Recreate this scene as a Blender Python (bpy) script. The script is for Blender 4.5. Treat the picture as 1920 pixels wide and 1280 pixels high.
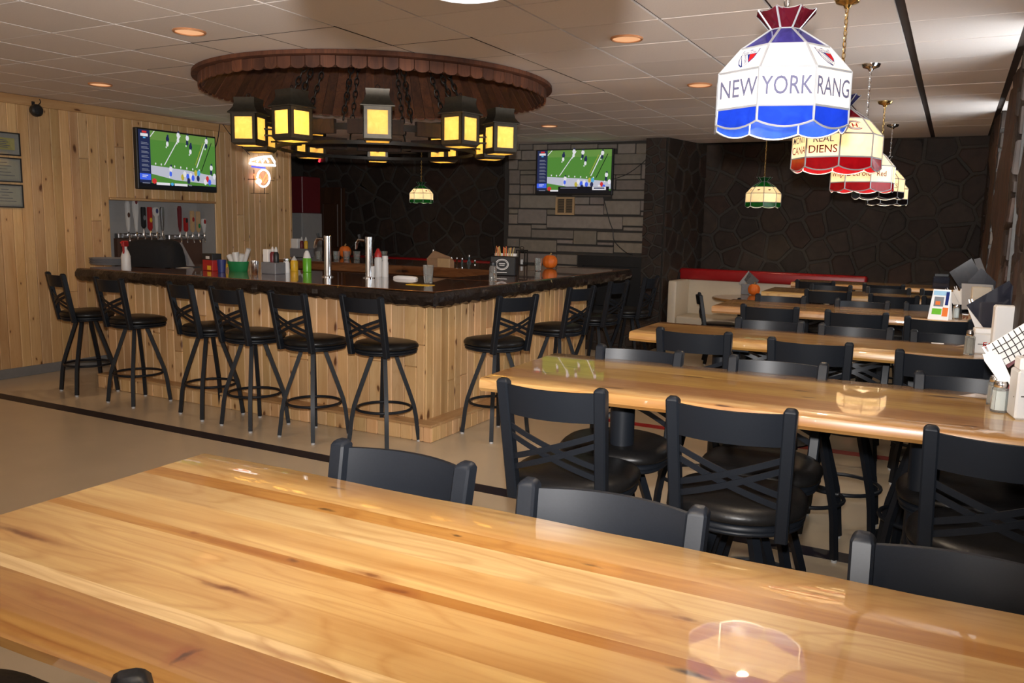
import bpy, bmesh, math, random
from mathutils import Vector, Matrix

for _o in list(bpy.data.objects):
    bpy.data.objects.remove(_o)
S = bpy.context.scene
C = S.collection
R = math.radians
random.seed(7)

# ------------------------------------------------------------------ camera
F_PX, YAW, PITCH, ROLL, CAM_H = 1555.65, R(27.803), R(8.149), R(1.188), 1.67
fw = Vector((-math.sin(YAW) * math.cos(PITCH), math.cos(YAW) * math.cos(PITCH), -math.sin(PITCH)))
rt0 = Vector((math.cos(YAW), math.sin(YAW), 0))
up0 = rt0.cross(fw)
rt = math.cos(ROLL) * rt0 + math.sin(ROLL) * up0
up = -math.sin(ROLL) * rt0 + math.cos(ROLL) * up0
CAM = Vector((0, 0, CAM_H))
cam_d = bpy.data.cameras.new('camera')
cam_d.lens = F_PX / 1920 * 36
cam_d.sensor_width = 36
cam_d.clip_start = 0.05
cam_d.clip_end = 60
cam_o = bpy.data.objects.new('camera', cam_d)
M = Matrix((rt, up, -fw)).transposed().to_4x4()
M.translation = CAM
cam_o.matrix_world = M
C.objects.link(cam_o)
S.camera = cam_o

# ------------------------------------------------------------------ view, world, flash
S.view_settings.view_transform = 'Standard'
S.view_settings.look = 'None'
S.view_settings.exposure = 0.0
S.view_settings.gamma = 1.0
S.view_settings.use_curve_mapping = False
W = bpy.data.worlds.new('world')
S.world = W
W.use_nodes = True
W.node_tree.nodes['Background'].inputs[0].default_value = (1.0, 0.82, 0.66, 1)
W.node_tree.nodes['Background'].inputs[1].default_value = 0.80  # warm fill added for brightness, entering where the room is left open behind the camera
FLASH_W, DOWN_W, LAMP_W, LANTERN_W = 1150, 34, 17, 11


def light(name, kind, loc, energy, color=(1, 1, 1), size=0.05, parent=None, target=None, cone=None, blend=0.5):
    d = bpy.data.lights.new(name, kind)
    d.energy = energy
    d.color = color
    if kind == 'AREA':
        d.size = size
    else:
        d.shadow_soft_size = size
    if kind == 'SPOT':
        d.spot_size = cone
        d.spot_blend = blend
    o = bpy.data.objects.new(name, d)
    o.location = loc
    if target is not None:
        o.rotation_euler = (Vector(target) - Vector(loc)).to_track_quat('-Z', 'Y').to_euler()
    if parent is not None:
        o.parent = parent
    C.objects.link(o)
    return o


FP = CAM + up * 0.14 + fw * 0.02
light('camera_flash', 'SPOT', FP, FLASH_W, (1.0, 0.97, 0.95), 0.03, None, FP + fw + Vector((0, 0, 0.47)), R(114), 1.0)


# ------------------------------------------------------------------ picking points from picture positions
def ray(x, y):
    return fw + rt * ((x - 960) / F_PX) - up * ((y - 640) / F_PX)


def PZ(x, y, Z):
    d = ray(x, y)
    return CAM + d * ((Z - CAM_H) / d.z)


def PY(x, y, Y):
    d = ray(x, y)
    return CAM + d * (Y / d.y)


def PX(x, y, X):
    d = ray(x, y)
    return CAM + d * (X / d.x)


# ------------------------------------------------------------------ mesh helpers
class MB:
    def __init__(s):
        s.v, s.f, s.m = [], [], []

    def add(s, vs, fs, mi=0):
        b = len(s.v)
        s.v += [tuple(v) for v in vs]
        s.f += [tuple(b + i for i in f) for f in fs]
        s.m += [mi] * len(fs)
        return s

    def box(s, x0, x1, y0, y1, z0, z1, mi=0):
        vs = [(x0, y0, z0), (x1, y0, z0), (x1, y1, z0), (x0, y1, z0), (x0, y0, z1), (x1, y0, z1), (x1, y1, z1), (x0, y1, z1)]
        return s.add(vs, [(0, 3, 2, 1), (4, 5, 6, 7), (0, 1, 5, 4), (1, 2, 6, 5), (2, 3, 7, 6), (3, 0, 4, 7)], mi)

    def bev(s, x0, x1, y0, y1, z0, z1, b=0.005, seg=1, mi=0):
        bm = bmesh.new()
        bmesh.ops.create_cube(bm, size=1)
        for v in bm.verts:
            v.co = Vector(((x0 + x1) / 2 + v.co.x * (x1 - x0), (y0 + y1) / 2 + v.co.y * (y1 - y0), (z0 + z1) / 2 + v.co.z * (z1 - z0)))
        bmesh.ops.bevel(bm, geom=bm.edges[:], offset=b, segments=seg, affect='EDGES', profile=0.5)
        bm.verts.index_update()
        s.add([v.co[:] for v in bm.verts], [[v.index for v in f.verts] for f in bm.faces], mi)
        bm.free()
        return s

    def tube(s, path, r, n=8, closed=False, rect=None, mi=0, upv=None):
        """sweep a circle (radius r, or a list of radii) or a rectangle rect=(w,h) along path"""
        P = [Vector(p) for p in path]
        m = len(P)
        T = []
        for i in range(m):
            if closed:
                t = P[(i + 1) % m] - P[i - 1]
            else:
                t = P[min(i + 1, m - 1)] - P[max(i - 1, 0)]
            T.append(t.normalized())
        u = Vector(upv) if upv else (Vector((0, 0, 1)) if abs(T[0].z) < 0.9 else Vector((1, 0, 0)))
        vs = []
        for i in range(m):
            t = T[i]
            u = (u - t * u.dot(t)).normalized()
            w = t.cross(u)
            if rect:
                a, b = rect[0] / 2, rect[1] / 2
                ring = [w * a + u * b, -w * a + u * b, -w * a - u * b, w * a - u * b]
            else:
                rr = r[i] if isinstance(r, (list, tuple)) else r
                ring = [(w * math.cos(2 * math.pi * k / n) + u * math.sin(2 * math.pi * k / n)) * rr for k in range(n)]
            vs += [P[i] + q for q in ring]
        k = 4 if rect else n
        fs = []
        for i in range(m if closed else m - 1):
            for j in range(k):
                a, b = i * k + j, i * k + (j + 1) % k
                c, d = ((i + 1) % m) * k + (j + 1) % k, ((i + 1) % m) * k + j
                fs.append((a, b, c, d))
        if not closed:
            fs.append(tuple(range(k))[::-1])
            fs.append(tuple((m - 1) * k + j for j in range(k)))
        return s.add(vs, fs, mi)

    def lathe(s, prof, n=20, c=(0, 0, 0), mi=0, ang=0.0):
        """revolve [(r,z),...] round the vertical through c; ends are capped"""
        vs, fs = [], []
        for r, z in prof:
            for k in range(n):
                a = 2 * math.pi * k / n + ang
                vs.append((c[0] + r * math.cos(a), c[1] + r * math.sin(a), c[2] + z))
        for i in range(len(prof) - 1):
            for k in range(n):
                fs.append((i * n + k, i * n + (k + 1) % n, (i + 1) * n + (k + 1) % n, (i + 1) * n + k))
        fs.append(tuple(range(n))[::-1])
        fs.append(tuple((len(prof) - 1) * n + k for k in range(n)))
        return s.add(vs, fs, mi)

    def poly(s, pts, mi=0):
        return s.add(pts, [tuple(range(len(pts)))], mi)

    def prism(s, pts, d, mi=0):
        """polygon of 3D points pushed along vector d"""
        n = len(pts)
        d = Vector(d)
        P = [Vector(p) for p in pts]
        vs = P + [p + d for p in P]
        fs = [tuple(range(n))[::-1], tuple(range(n, 2 * n))] + [(i, (i + 1) % n, n + (i + 1) % n, n + i) for i in range(n)]
        return s.add(vs, fs, mi)

    def loft(s, rings, mi=0, cap=True):
        n = len(rings[0])
        vs = [p for r in rings for p in r]
        fs = []
        for i in range(len(rings) - 1):
            for k in range(n):
                fs.append((i * n + k, i * n + (k + 1) % n, (i + 1) * n + (k + 1) % n, (i + 1) * n + k))
        if cap:
            fs.append(tuple(range(n))[::-1])
            fs.append(tuple((len(rings) - 1) * n + k for k in range(n)))
        return s.add(vs, fs, mi)

    def mesh(s, name, mats, ang=32):
        me = bpy.data.meshes.new(name)
        me.from_pydata(s.v, [], s.f)
        for m in (mats if isinstance(mats, (list, tuple)) else [mats]):
            me.materials.append(m)
        if any(s.m):
            me.polygons.foreach_set('material_index', s.m)
        bm = bmesh.new()
        bm.from_mesh(me)
        bmesh.ops.recalc_face_normals(bm, faces=bm.faces[:])
        bm.to_mesh(me)
        bm.free()
        if ang:
            me.shade_smooth()
            me.set_sharp_from_angle(angle=R(ang))
        return me


def put(name, me, parent=None, loc=(0, 0, 0), rz=0.0, color=None):
    o = bpy.data.objects.new(name, me)
    o.location = loc
    o.rotation_euler = (0, 0, rz)
    if color:
        o.color = (*color, 1)
    if parent is not None:
        o.parent = parent
    C.objects.link(o)
    return o


def obj(name, mb, mats, parent=None, loc=(0, 0, 0), rz=0.0, color=None, ang=32):
    return put(name, mb.mesh(name, mats, ang), parent, loc, rz, color)


def tag(o, label, cat, group=None):
    o['label'] = label
    o['category'] = cat
    if group:
        o['group'] = group
    return o


def thing(name, label, cat, loc=(0, 0, 0), rz=0.0, group=None):
    return tag(put(name, None, None, loc, rz), label, cat, group)


def struct(o):
    o['kind'] = 'structure'
    return o


def text_polys(body, size=1.0, thin=0.006):
    cu = bpy.data.curves.new('lettering', 'FONT')
    cu.body = body
    cu.size = size
    cu.align_x = 'CENTER'
    cu.align_y = 'CENTER'
    cu.resolution_u = 3
    cu.offset = thin * size
    o = bpy.data.objects.new('lettering', cu)
    C.objects.link(o)
    dg = bpy.context.evaluated_depsgraph_get()
    dg.update()
    me = o.evaluated_get(dg).to_mesh()
    vs = [v.co.copy() for v in me.vertices]
    fs = [tuple(p.vertices) for p in me.polygons]
    o.evaluated_get(dg).to_mesh_clear()
    bpy.data.objects.remove(o)
    bpy.data.curves.remove(cu)
    return vs, fs


def lettering(mb, body, size, org, u, v, mi=0, sx=1.0, fit=None):
    """flat letters at org, reading along u with v upward; fit = largest width"""
    vs, fs = text_polys(body, size)
    if not vs:
        return
    if fit:
        w = max(q.x for q in vs) - min(q.x for q in vs)
        if w > fit:
            sx = fit / w
    org, u, v = Vector(org), Vector(u).normalized(), Vector(v).normalized()
    mb.add([org + u * (q.x * sx) + v * q.y for q in vs], fs, mi)


# ------------------------------------------------------------------ materials
def newmat(name):
    m = bpy.data.materials.new(name)
    m.use_nodes = True
    nt = m.node_tree
    b = nt.nodes['Principled BSDF']
    return m, nt, b


def node(nt, t, **kw):
    n = nt.nodes.new(t)
    for k, v in kw.items():
        setattr(n, k, v)
    return n


def mix(nt, a, b, fac, mode='MIX'):
    n = node(nt, 'ShaderNodeMix', data_type='RGBA', blend_type=mode)
    for i, x in ((0, fac), (6, a), (7, b)):
        if hasattr(x, 'is_output'):
            nt.links.new(x, n.inputs[i])
        elif i == 0:
            n.inputs[i].default_value = x
        else:
            n.inputs[i].default_value = (*x, 1)
    return n.outputs[2]


def plain(name, col, rough=0.5, metal=0.0, var=0.12, nscale=25.0, bump=0.0, coat=0.0, tint=False, spec=0.5, emit=None, estr=0.0, trans=0.0, sheen=0.0):
    m, nt, b = newmat(name)
    tc = node(nt, 'ShaderNodeTexCoord')
    no = node(nt, 'ShaderNodeTexNoise')
    no.inputs['Scale'].default_value = nscale
    no.inputs['Detail'].default_value = 4
    nt.links.new(tc.outputs['Object'], no.inputs['Vector'])
    lo = tuple(c * (1 - var) for c in col)
    hi = tuple(min(1, c * (1 + var)) for c in col)
    out = mix(nt, lo, hi, no.outputs['Fac'])
    if tint:
        oi = node(nt, 'ShaderNodeObjectInfo')
        out = mix(nt, out, oi.outputs['Color'], 1.0, 'MULTIPLY')
    nt.links.new(out, b.inputs['Base Color'])
    b.inputs['Roughness'].default_value = rough
    b.inputs['Metallic'].default_value = metal
    b.inputs['Coat Weight'].default_value = coat
    b.inputs['Coat Roughness'].default_value = 0.04
    b.inputs['Specular IOR Level'].default_value = spec
    b.inputs['Transmission Weight'].default_value = trans
    b.inputs['Sheen Weight'].default_value = sheen
    if bump:
        bp = node(nt, 'ShaderNodeBump')
        bp.inputs['Strength'].default_value = bump
        bp.inputs['Distance'].default_value = 0.01
        nt.links.new(no.outputs['Fac'], bp.inputs['Height'])
        nt.links.new(bp.outputs[0], b.inputs['Normal'])
    if emit:
        b.inputs['Emission Color'].default_value = (*emit, 1)
        b.inputs['Emission Strength'].default_value = estr
    return m


def wood(name, axis, light_c, dark_c, rough=0.35, coat=0.0, knots=0.5, knot_c=(0.09, 0.03, 0.01), kscale=(1.5, 5), grain=0.25, streak=1.0, spots=()):
    """boards with the grain along axis 0/1/2; every object gets its own stretch of wood"""
    m, nt, b = newmat(name)
    tc = node(nt, 'ShaderNodeTexCoord')
    oi = node(nt, 'ShaderNodeObjectInfo')
    mul = node(nt, 'ShaderNodeMath', operation='MULTIPLY')
    mul.inputs[1].default_value = 57.0
    nt.links.new(oi.outputs['Random'], mul.inputs[0])
    cb = node(nt, 'ShaderNodeCombineXYZ')
    for i in range(3):
        nt.links.new(mul.outputs[0], cb.inputs[i])
    ad = node(nt, 'ShaderNodeVectorMath', operation='ADD')
    nt.links.new(tc.outputs['Object'], ad.inputs[0])
    nt.links.new(cb.outputs[0], ad.inputs[1])

    def mapped(al, ac):
        s = [ac, ac, ac]
        s[axis] = al
        mp = node(nt, 'ShaderNodeVectorMath', operation='MULTIPLY')
        mp.inputs[1].default_value = s
        nt.links.new(ad.outputs[0], mp.inputs[0])
        return mp.outputs[0]

    def noise(vec, detail, dist=0.0):
        n = node(nt, 'ShaderNodeTexNoise')
        n.inputs['Scale'].default_value = 1.0
        n.inputs['Detail'].default_value = detail
        n.inputs['Distortion'].default_value = dist
        nt.links.new(vec, n.inputs['Vector'])
        return n.outputs['Fac']

    def rng(x, a, b_, lo=0.0, hi=1.0):
        n = node(nt, 'ShaderNodeMapRange')
        n.inputs[1].default_value, n.inputs[2].default_value = a, b_
        n.inputs[3].default_value, n.inputs[4].default_value = lo, hi
        nt.links.new(x, n.inputs[0])
        return n.outputs[0]

    broad = noise(mapped(0.7, 7.0), 5, 0.7)
    wv = node(nt, 'ShaderNodeTexWave', wave_type='BANDS', bands_direction=('Y' if axis != 1 else 'X'))
    wv.inputs['Scale'].default_value = 1.6
    wv.inputs['Distortion'].default_value = 9.0
    wv.inputs['Detail'].default_value = 2.0
    wv.inputs['Detail Scale'].default_value = 0.6
    nt.links.new(mapped(0.5, 6.0), wv.inputs['Vector'])
    fine = noise(mapped(5.0, 130.0), 2)
    n2 = noise(mapped(0.75, 4.5), 2.5, 0.35)
    sc_ = node(nt, 'ShaderNodeMath', operation='MULTIPLY')
    sc_.inputs[1].default_value = 17.0
    nt.links.new(n2, sc_.inputs[0])
    pp = node(nt, 'ShaderNodeMath', operation='PINGPONG')
    pp.inputs[1].default_value = 0.5
    nt.links.new(sc_.outputs[0], pp.inputs[0])
    col = mix(nt, light_c, dark_c, rng(broad, 0.42, 0.74, 0, streak))
    col = mix(nt, col, dark_c, rng(pp.outputs[0], 0.30, 0.5, 0, grain * 1.3))
    col = mix(nt, col, tuple(0.55 * a + 0.45 * d for a, d in zip(light_c, dark_c)), rng(wv.outputs['Fac'], 0.6, 1.0, 0, 0.5))
    col = mix(nt, col, dark_c, rng(fine, 0.5, 0.8, 0, grain))
    if knots > 0:
        vo = node(nt, 'ShaderNodeTexVoronoi', voronoi_dimensions='2D')
        vo.inputs['Scale'].default_value = 1.0
        wob = node(nt, 'ShaderNodeTexNoise')
        wob.inputs['Scale'].default_value = 9.0
        nt.links.new(ad.outputs[0], wob.inputs['Vector'])
        mo = node(nt, 'ShaderNodeVectorMath', operation='MULTIPLY_ADD')
        mo.inputs[1].default_value = (0.03, 0.03, 0.03)
        nt.links.new(wob.outputs['Color'], mo.inputs[0])
        nt.links.new(ad.outputs[0], mo.inputs[2])
        sx_ = node(nt, 'ShaderNodeSeparateXYZ')
        nt.links.new(mo.outputs[0], sx_.inputs[0])
        others = [i for i in range(3) if i != axis]
        sm = node(nt, 'ShaderNodeMath', operation='ADD')
        for i in range(2):
            nt.links.new(sx_.outputs[others[i]], sm.inputs[i])
        kc = node(nt, 'ShaderNodeCombineXYZ')
        for i, (src, f_) in enumerate(((sx_.outputs[axis], kscale[0]), (sm.outputs[0], kscale[1]))):
            mm_ = node(nt, 'ShaderNodeMath', operation='MULTIPLY')
            mm_.inputs[1].default_value = f_
            nt.links.new(src, mm_.inputs[0])
            nt.links.new(mm_.outputs[0], kc.inputs[i])
        nt.links.new(kc.outputs[0], vo.inputs['Vector'])
        sp = node(nt, 'ShaderNodeSeparateColor')
        nt.links.new(vo.outputs['Color'], sp.inputs[0])
        gate = rng(sp.outputs[0], 1 - knots, 1 - knots + 0.02)
        dsc = node(nt, 'ShaderNodeMath', operation='MULTIPLY')
        nt.links.new(vo.outputs['Distance'], dsc.inputs[0])
        nt.links.new(rng(sp.outputs[1], 0, 1, 0.75, 2.6), dsc.inputs[1])
        for a, b_, st in ((0.30, 0.10, 0.45), (0.13, 0.06, 0.9)):
            k = rng(dsc.outputs[0], a, b_, 0, st)
            mm = node(nt, 'ShaderNodeMath', operation='MULTIPLY')
            nt.links.new(k, mm.inputs[0])
            nt.links.new(gate, mm.inputs[1])
            col = mix(nt, col, dark_c if st < 0.5 else knot_c, mm.outputs[0])
    col = mix(nt, col, oi.outputs['Color'], 1.0, 'MULTIPLY')
    if spots:
        wn = node(nt, 'ShaderNodeTexNoise')
        wn.inputs['Scale'].default_value = 26.0
        wn.inputs['Detail'].default_value = 4.0
        nt.links.new(tc.outputs['Object'], wn.inputs['Vector'])
        wa = node(nt, 'ShaderNodeVectorMath', operation='MULTIPLY_ADD')
        wa.inputs[1].default_value = (0.05, 0.016, 0.0)
        nt.links.new(wn.outputs['Color'], wa.inputs[0])
        nt.links.new(tc.outputs['Object'], wa.inputs[2])
        for (x0, y0, rx, ry, c_, k_) in spots:       # knots and bark streaks where this table has them
            sb = node(nt, 'ShaderNodeVectorMath', operation='SUBTRACT')
            sb.inputs[1].default_value = (x0 + 0.025, y0 + 0.008, 0)
            nt.links.new(wa.outputs[0], sb.inputs[0])
            ml = node(nt, 'ShaderNodeVectorMath', operation='MULTIPLY')
            ml.inputs[1].default_value = (1 / rx, 1 / ry, 0)
            nt.links.new(sb.outputs[0], ml.inputs[0])
            le = node(nt, 'ShaderNodeVectorMath', operation='LENGTH')
            nt.links.new(ml.outputs[0], le.inputs[0])
            col = mix(nt, col, c_, rng(le.outputs['Value'], 1.0, 0.25, 0, k_))
    nt.links.new(col, b.inputs['Base Color'])
    b.inputs['Roughness'].default_value = rough
    b.inputs['Coat Weight'].default_value = coat
    b.inputs['Coat Roughness'].default_value = 0.025
    b.inputs['Coat IOR'].default_value = 1.5
    return m


def glow(name, col, strength):
    m, nt, b = newmat(name)
    b.inputs['Base Color'].default_value = (*[c * 0.5 for c in col], 1)
    b.inputs['Emission Color'].default_value = (*col, 1)
    b.inputs['Emission Strength'].default_value = strength
    b.inputs['Roughness'].default_value = 0.3
    return m


def pane(name, col, swirl=None, emis=0.0):
    """art glass: lets the bulb behind it shine through, glossy in front"""
    m, nt, b = newmat(name)
    out = nt.nodes['Material Output']
    tr = node(nt, 'ShaderNodeBsdfTranslucent')
    tc = node(nt, 'ShaderNodeTexCoord')
    no = node(nt, 'ShaderNodeTexNoise')
    no.inputs['Scale'].default_value = 14
    no.inputs['Detail'].default_value = 3
    no.inputs['Distortion'].default_value = 1.5
    nt.links.new(tc.outputs['Object'], no.inputs['Vector'])
    c = mix(nt, tuple(x * 0.8 for x in col), swirl or col, no.outputs['Fac'])
    nt.links.new(c, tr.inputs['Color'])
    nt.links.new(c, b.inputs['Base Color'])
    b.inputs['Roughness'].default_value = 0.12
    if emis:
        nt.links.new(c, b.inputs['Emission Color'])
        b.inputs['Emission Strength'].default_value = emis
    mx = node(nt, 'ShaderNodeMixShader')
    mx.inputs[0].default_value = 0.6
    nt.links.new(b.outputs[0], mx.inputs[1])
    nt.links.new(tr.outputs[0], mx.inputs[2])
    nt.links.new(mx.outputs[0], out.inputs['Surface'])
    return m


def glass(name, col=(1, 1, 1), rough=0.02):
    m, nt, b = newmat(name)
    b.inputs['Base Color'].default_value = (*col, 1)
    b.inputs['Roughness'].default_value = rough
    b.inputs['Transmission Weight'].default_value = 0.92
    b.inputs['IOR'].default_value = 1.45
    return m


M_PINE = wood('pine boards', 2, (0.70, 0.46, 0.235), (0.50, 0.262, 0.10), 0.45, 0.0, 0.5, (0.10, 0.03, 0.01), (2.9, 6.7), 0.2, 0.8)
M_PINE_H = wood('pine trim', 1, (0.58, 0.36, 0.17), (0.38, 0.19, 0.07), 0.45, 0.1, 0.4, (0.10, 0.03, 0.01), (2.0, 6.0), 0.2)
M_PINE_X = wood('pine trim crosswise', 0, (0.58, 0.36, 0.17), (0.38, 0.19, 0.07), 0.45, 0.1, 0.4, (0.10, 0.03, 0.01), (2.0, 6.0), 0.2)
M_TABLE = wood('epoxy coated table planks', 0, (0.61, 0.405, 0.165), (0.345, 0.15, 0.035), 0.32, 1.0, 0.42, (0.05, 0.016, 0.006), (1.9, 9.0), 0.36, 1.0)
M_BARTOP = wood('bar top wood', 0, (0.22, 0.085, 0.03), (0.07, 0.022, 0.008), 0.25, 1.0, 0.2, (0.02, 0.008, 0.004), (1.0, 5.0), 0.3)
M_BARTOP_Y = wood('bar top wood lengthwise', 1, (0.22, 0.085, 0.03), (0.07, 0.022, 0.008), 0.25, 1.0, 0.2, (0.02, 0.008, 0.004), (1.0, 5.0), 0.3)
M_BARK = plain('dark bark edge', (0.011, 0.0065, 0.005), 0.35, var=0.7, nscale=30, bump=0.9, coat=0.4)
M_SHINGLE = wood('brown shingles', 2, (0.105, 0.040, 0.018), (0.035, 0.013, 0.007), 0.7, 0.0, 0.0, grain=0.4)
M_TIMBER = wood('rough brown timber', 2, (0.10, 0.042, 0.018), (0.025, 0.011, 0.006), 0.85, 0.0, 0.3, grain=0.6)
M_DOOR = wood('dark door wood', 2, (0.07, 0.03, 0.014), (0.03, 0.012, 0.006), 0.5, 0.0, 0.0)
M_BLACK = plain('black powder coat', (0.0085, 0.0105, 0.0145), 0.42, var=0.25, nscale=220, spec=0.28)
M_VINYL = plain('black vinyl', (0.008, 0.0075, 0.0075), 0.36, var=0.3, nscale=90, bump=0.06, spec=0.3)
M_GLIDE = plain('grey plastic glide', (0.45, 0.45, 0.45), 0.5)
M_FLOOR = plain('cream painted floor', (0.57, 0.475, 0.34), 0.28, var=0.10, nscale=3.0, coat=0.25)
M_STRIPE_B = plain('dark blue floor paint', (0.008, 0.007, 0.016), 0.5, var=0.2)
M_STRIPE_R = plain('red floor paint', (0.35, 0.02, 0.02), 0.4, var=0.15)
M_TILE = plain('ceiling tile', (0.80, 0.725, 0.675), 0.9, var=0.05, nscale=90, bump=0.12, tint=True)
M_GRID = plain('ceiling grid shadow gap', (0.035, 0.02, 0.014), 0.8)
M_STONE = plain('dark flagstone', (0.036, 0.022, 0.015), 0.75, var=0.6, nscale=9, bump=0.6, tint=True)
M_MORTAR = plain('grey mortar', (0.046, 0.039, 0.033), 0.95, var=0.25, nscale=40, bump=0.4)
M_ASHLAR = plain('pale ashlar stone', (0.235, 0.205, 0.18), 0.8, var=0.25, nscale=14, bump=0.5, tint=True)
M_DMORTAR = plain('dark mortar', (0.05, 0.045, 0.04), 0.95)
M_GREYWALL = plain('grey painted panel', (0.33, 0.32, 0.31), 0.7, var=0.05)
M_GREYBASE = plain('grey vinyl baseboard', (0.20, 0.20, 0.20), 0.6)
M_DARKWALL = plain('dark plaster', (0.06, 0.05, 0.045), 0.9)
M_CHROME = plain('chrome', (0.85, 0.85, 0.86), 0.12, 1.0, var=0.03)
M_STEEL = plain('brushed steel', (0.55, 0.55, 0.56), 0.3, 1.0, var=0.1)
M_BRASS = plain('brass', (0.80, 0.56, 0.22), 0.25, 1.0, var=0.08)
M_IRON = plain('black iron', (0.02, 0.017, 0.014), 0.5, 0.6, var=0.3)
M_LANT = plain('aged lantern metal', (0.06, 0.05, 0.036), 0.42, 0.5, var=0.35, nscale=30)
M_LEAD = plain('lead came', (0.42, 0.43, 0.45), 0.4, 0.5, var=0.15)
M_RED_V = plain('red vinyl', (0.30, 0.008, 0.010), 0.35, var=0.15)
M_CREAM = plain('cream vinyl', (0.62, 0.54, 0.42), 0.45, var=0.05)
M_WHITE = plain('white plastic', (0.62, 0.61, 0.59), 0.4, var=0.03)
M_PAPER = plain('white paper', (0.80, 0.78, 0.75), 0.8, var=0.04)
M_DARK = plain('black plastic', (0.015, 0.015, 0.016), 0.4)
M_CLOTHBLK = plain('black cloth cover', (0.008, 0.008, 0.009), 0.9, bump=0.3)
M_LAMIN = plain('black laminated menu', (0.016, 0.017, 0.028), 0.12, var=0.4, nscale=20, coat=1.0)
M_RED = plain('red plastic', (0.36, 0.015, 0.015), 0.4)
M_ORANGE = plain('orange pumpkin skin', (0.75, 0.16, 0.015), 0.5, var=0.15, nscale=12)
M_STEM = plain('pumpkin stem', (0.35, 0.24, 0.10), 0.8)
M_GREEN = plain('green plastic', (0.02, 0.22, 0.07), 0.4)
M_LIME = plain('lime green liquid bottle', (0.13, 0.45, 0.025), 0.3, var=0.05)
M_YELLOW = plain('mustard yellow', (0.75, 0.45, 0.03), 0.4)
M_BLUE = plain('dark blue', (0.02, 0.03, 0.14), 0.4)
M_KRAFT = plain('kraft paper', (0.34, 0.20, 0.11), 0.8)
M_MAROON = plain('maroon', (0.14, 0.015, 0.02), 0.4)
M_BROWNP = plain('brown laminate', (0.085, 0.04, 0.025), 0.5)
M_TAN = plain('pale wood handle', (0.50, 0.33, 0.17), 0.5)
M_GLASS = glass('clear glass', (0.93, 0.97, 0.95))
M_AMBER_B = glass('amber bottle glass', (0.30, 0.12, 0.03))
M_GREEN_B = glass('green bottle glass', (0.12, 0.30, 0.12))
M_BLUE_B = glass('pale blue bottle glass', (0.35, 0.6, 0.7))
M_SALT = plain('white salt', (0.85, 0.85, 0.84), 0.9, var=0.03)
M_PEPPER = plain('ground pepper', (0.30, 0.25, 0.20), 0.9)
M_GREY = plain('grey plastic', (0.18, 0.18, 0.19), 0.5)
M_STRAW = plain('drinking straw', (0.60, 0.45, 0.20), 0.4, tint=True)
M_COPPER = plain('copper coloured reflector', (0.75, 0.36, 0.17), 0.45, 0.5, var=0.05)
M_REFL_GLOW = glow('glowing reflector', (1.0, 0.52, 0.26), 0.75)
M_TXT_G = plain('grey lettering', (0.085, 0.085, 0.14), 0.9, spec=0.0)
M_TXT_R = plain('red lettering', (0.16, 0.012, 0.008), 0.9, spec=0.0)
M_TXT_K = plain('black lettering', (0.03, 0.02, 0.015), 0.6)
M_TXT_B = plain('blue print', (0.02, 0.03, 0.14), 0.9, spec=0.0)
M_PRED = plain('red print', (0.40, 0.015, 0.015), 0.9, spec=0.0)

# ================================================================== the room
CEIL = 2.83
WX = -8.36            # face of the pine wall
fl = MB().box(-12.5, 1.2, -3.0, 13.0, -0.06, 0.0)
struct(obj('floor', fl, M_FLOOR))
struct(obj('trim_1', MB().box(WX, 0.40, 4.34, 4.47, 0.0, 0.002), M_STRIPE_B))
struct(obj('trim_2', MB().box(-3.35, 0.40, 6.52, 6.63, 0.0, 0.002), M_STRIPE_R))

# ceiling: dark backing that shows in the joints, tiles hung just below it; a round cupola opens over the bar
cd = ray(708, 200)
cd = Vector((cd.x, cd.y, 0)).normalized()
CC = cd * 7.55
RC = 1.455
GX0, GDX, GY0, GDY = -2.836, 0.62, 2.971, 0.59
mb = MB().box(-12.5, 1.2, -3.0, 1.0, CEIL, CEIL + 0.05, 1)
nseg = 96
for z_ in (CEIL + 0.022, CEIL + 0.05):
    vs, fs = [], []
    for q in range(nseg):
        a = 2 * math.pi * q / nseg
        ca, sa = math.cos(a), math.sin(a)
        tx = ((1.2 - CC.x) / ca if ca > 0 else (-12.5 - CC.x) / ca) if abs(ca) > 1e-6 else 1e9
        ty = ((13.0 - CC.y) / sa if sa > 0 else (1.0 - CC.y) / sa) if abs(sa) > 1e-6 else 1e9
        t = min(tx, ty)
        vs += [(CC.x + RC * ca, CC.y + RC * sa, z_), (CC.x + t * ca, CC.y + t * sa, z_)]
    for q in range(nseg):
        b = (q + 1) % nseg
        fs.append((2 * q, 2 * q + 1, 2 * b + 1, 2 * b))
    mb.add(vs, fs)
ceil = struct(obj('ceiling', mb, [M_GRID, M_TILE], ang=0))
tile_me = {}
for key, g0, g1 in ((0, 0.012, 0.012), (1, 0.020, 0.020), (3, 0.020, 0.050), (4, 0.050, 0.050)):
    tile_me[key] = MB().box(g0 / 2, GDX - g1 / 2, 0.0045, GDY - 0.0045, 0.0, 0.012).mesh('ceiling_tile', M_TILE, 0)
rg = random.Random(3)
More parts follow.
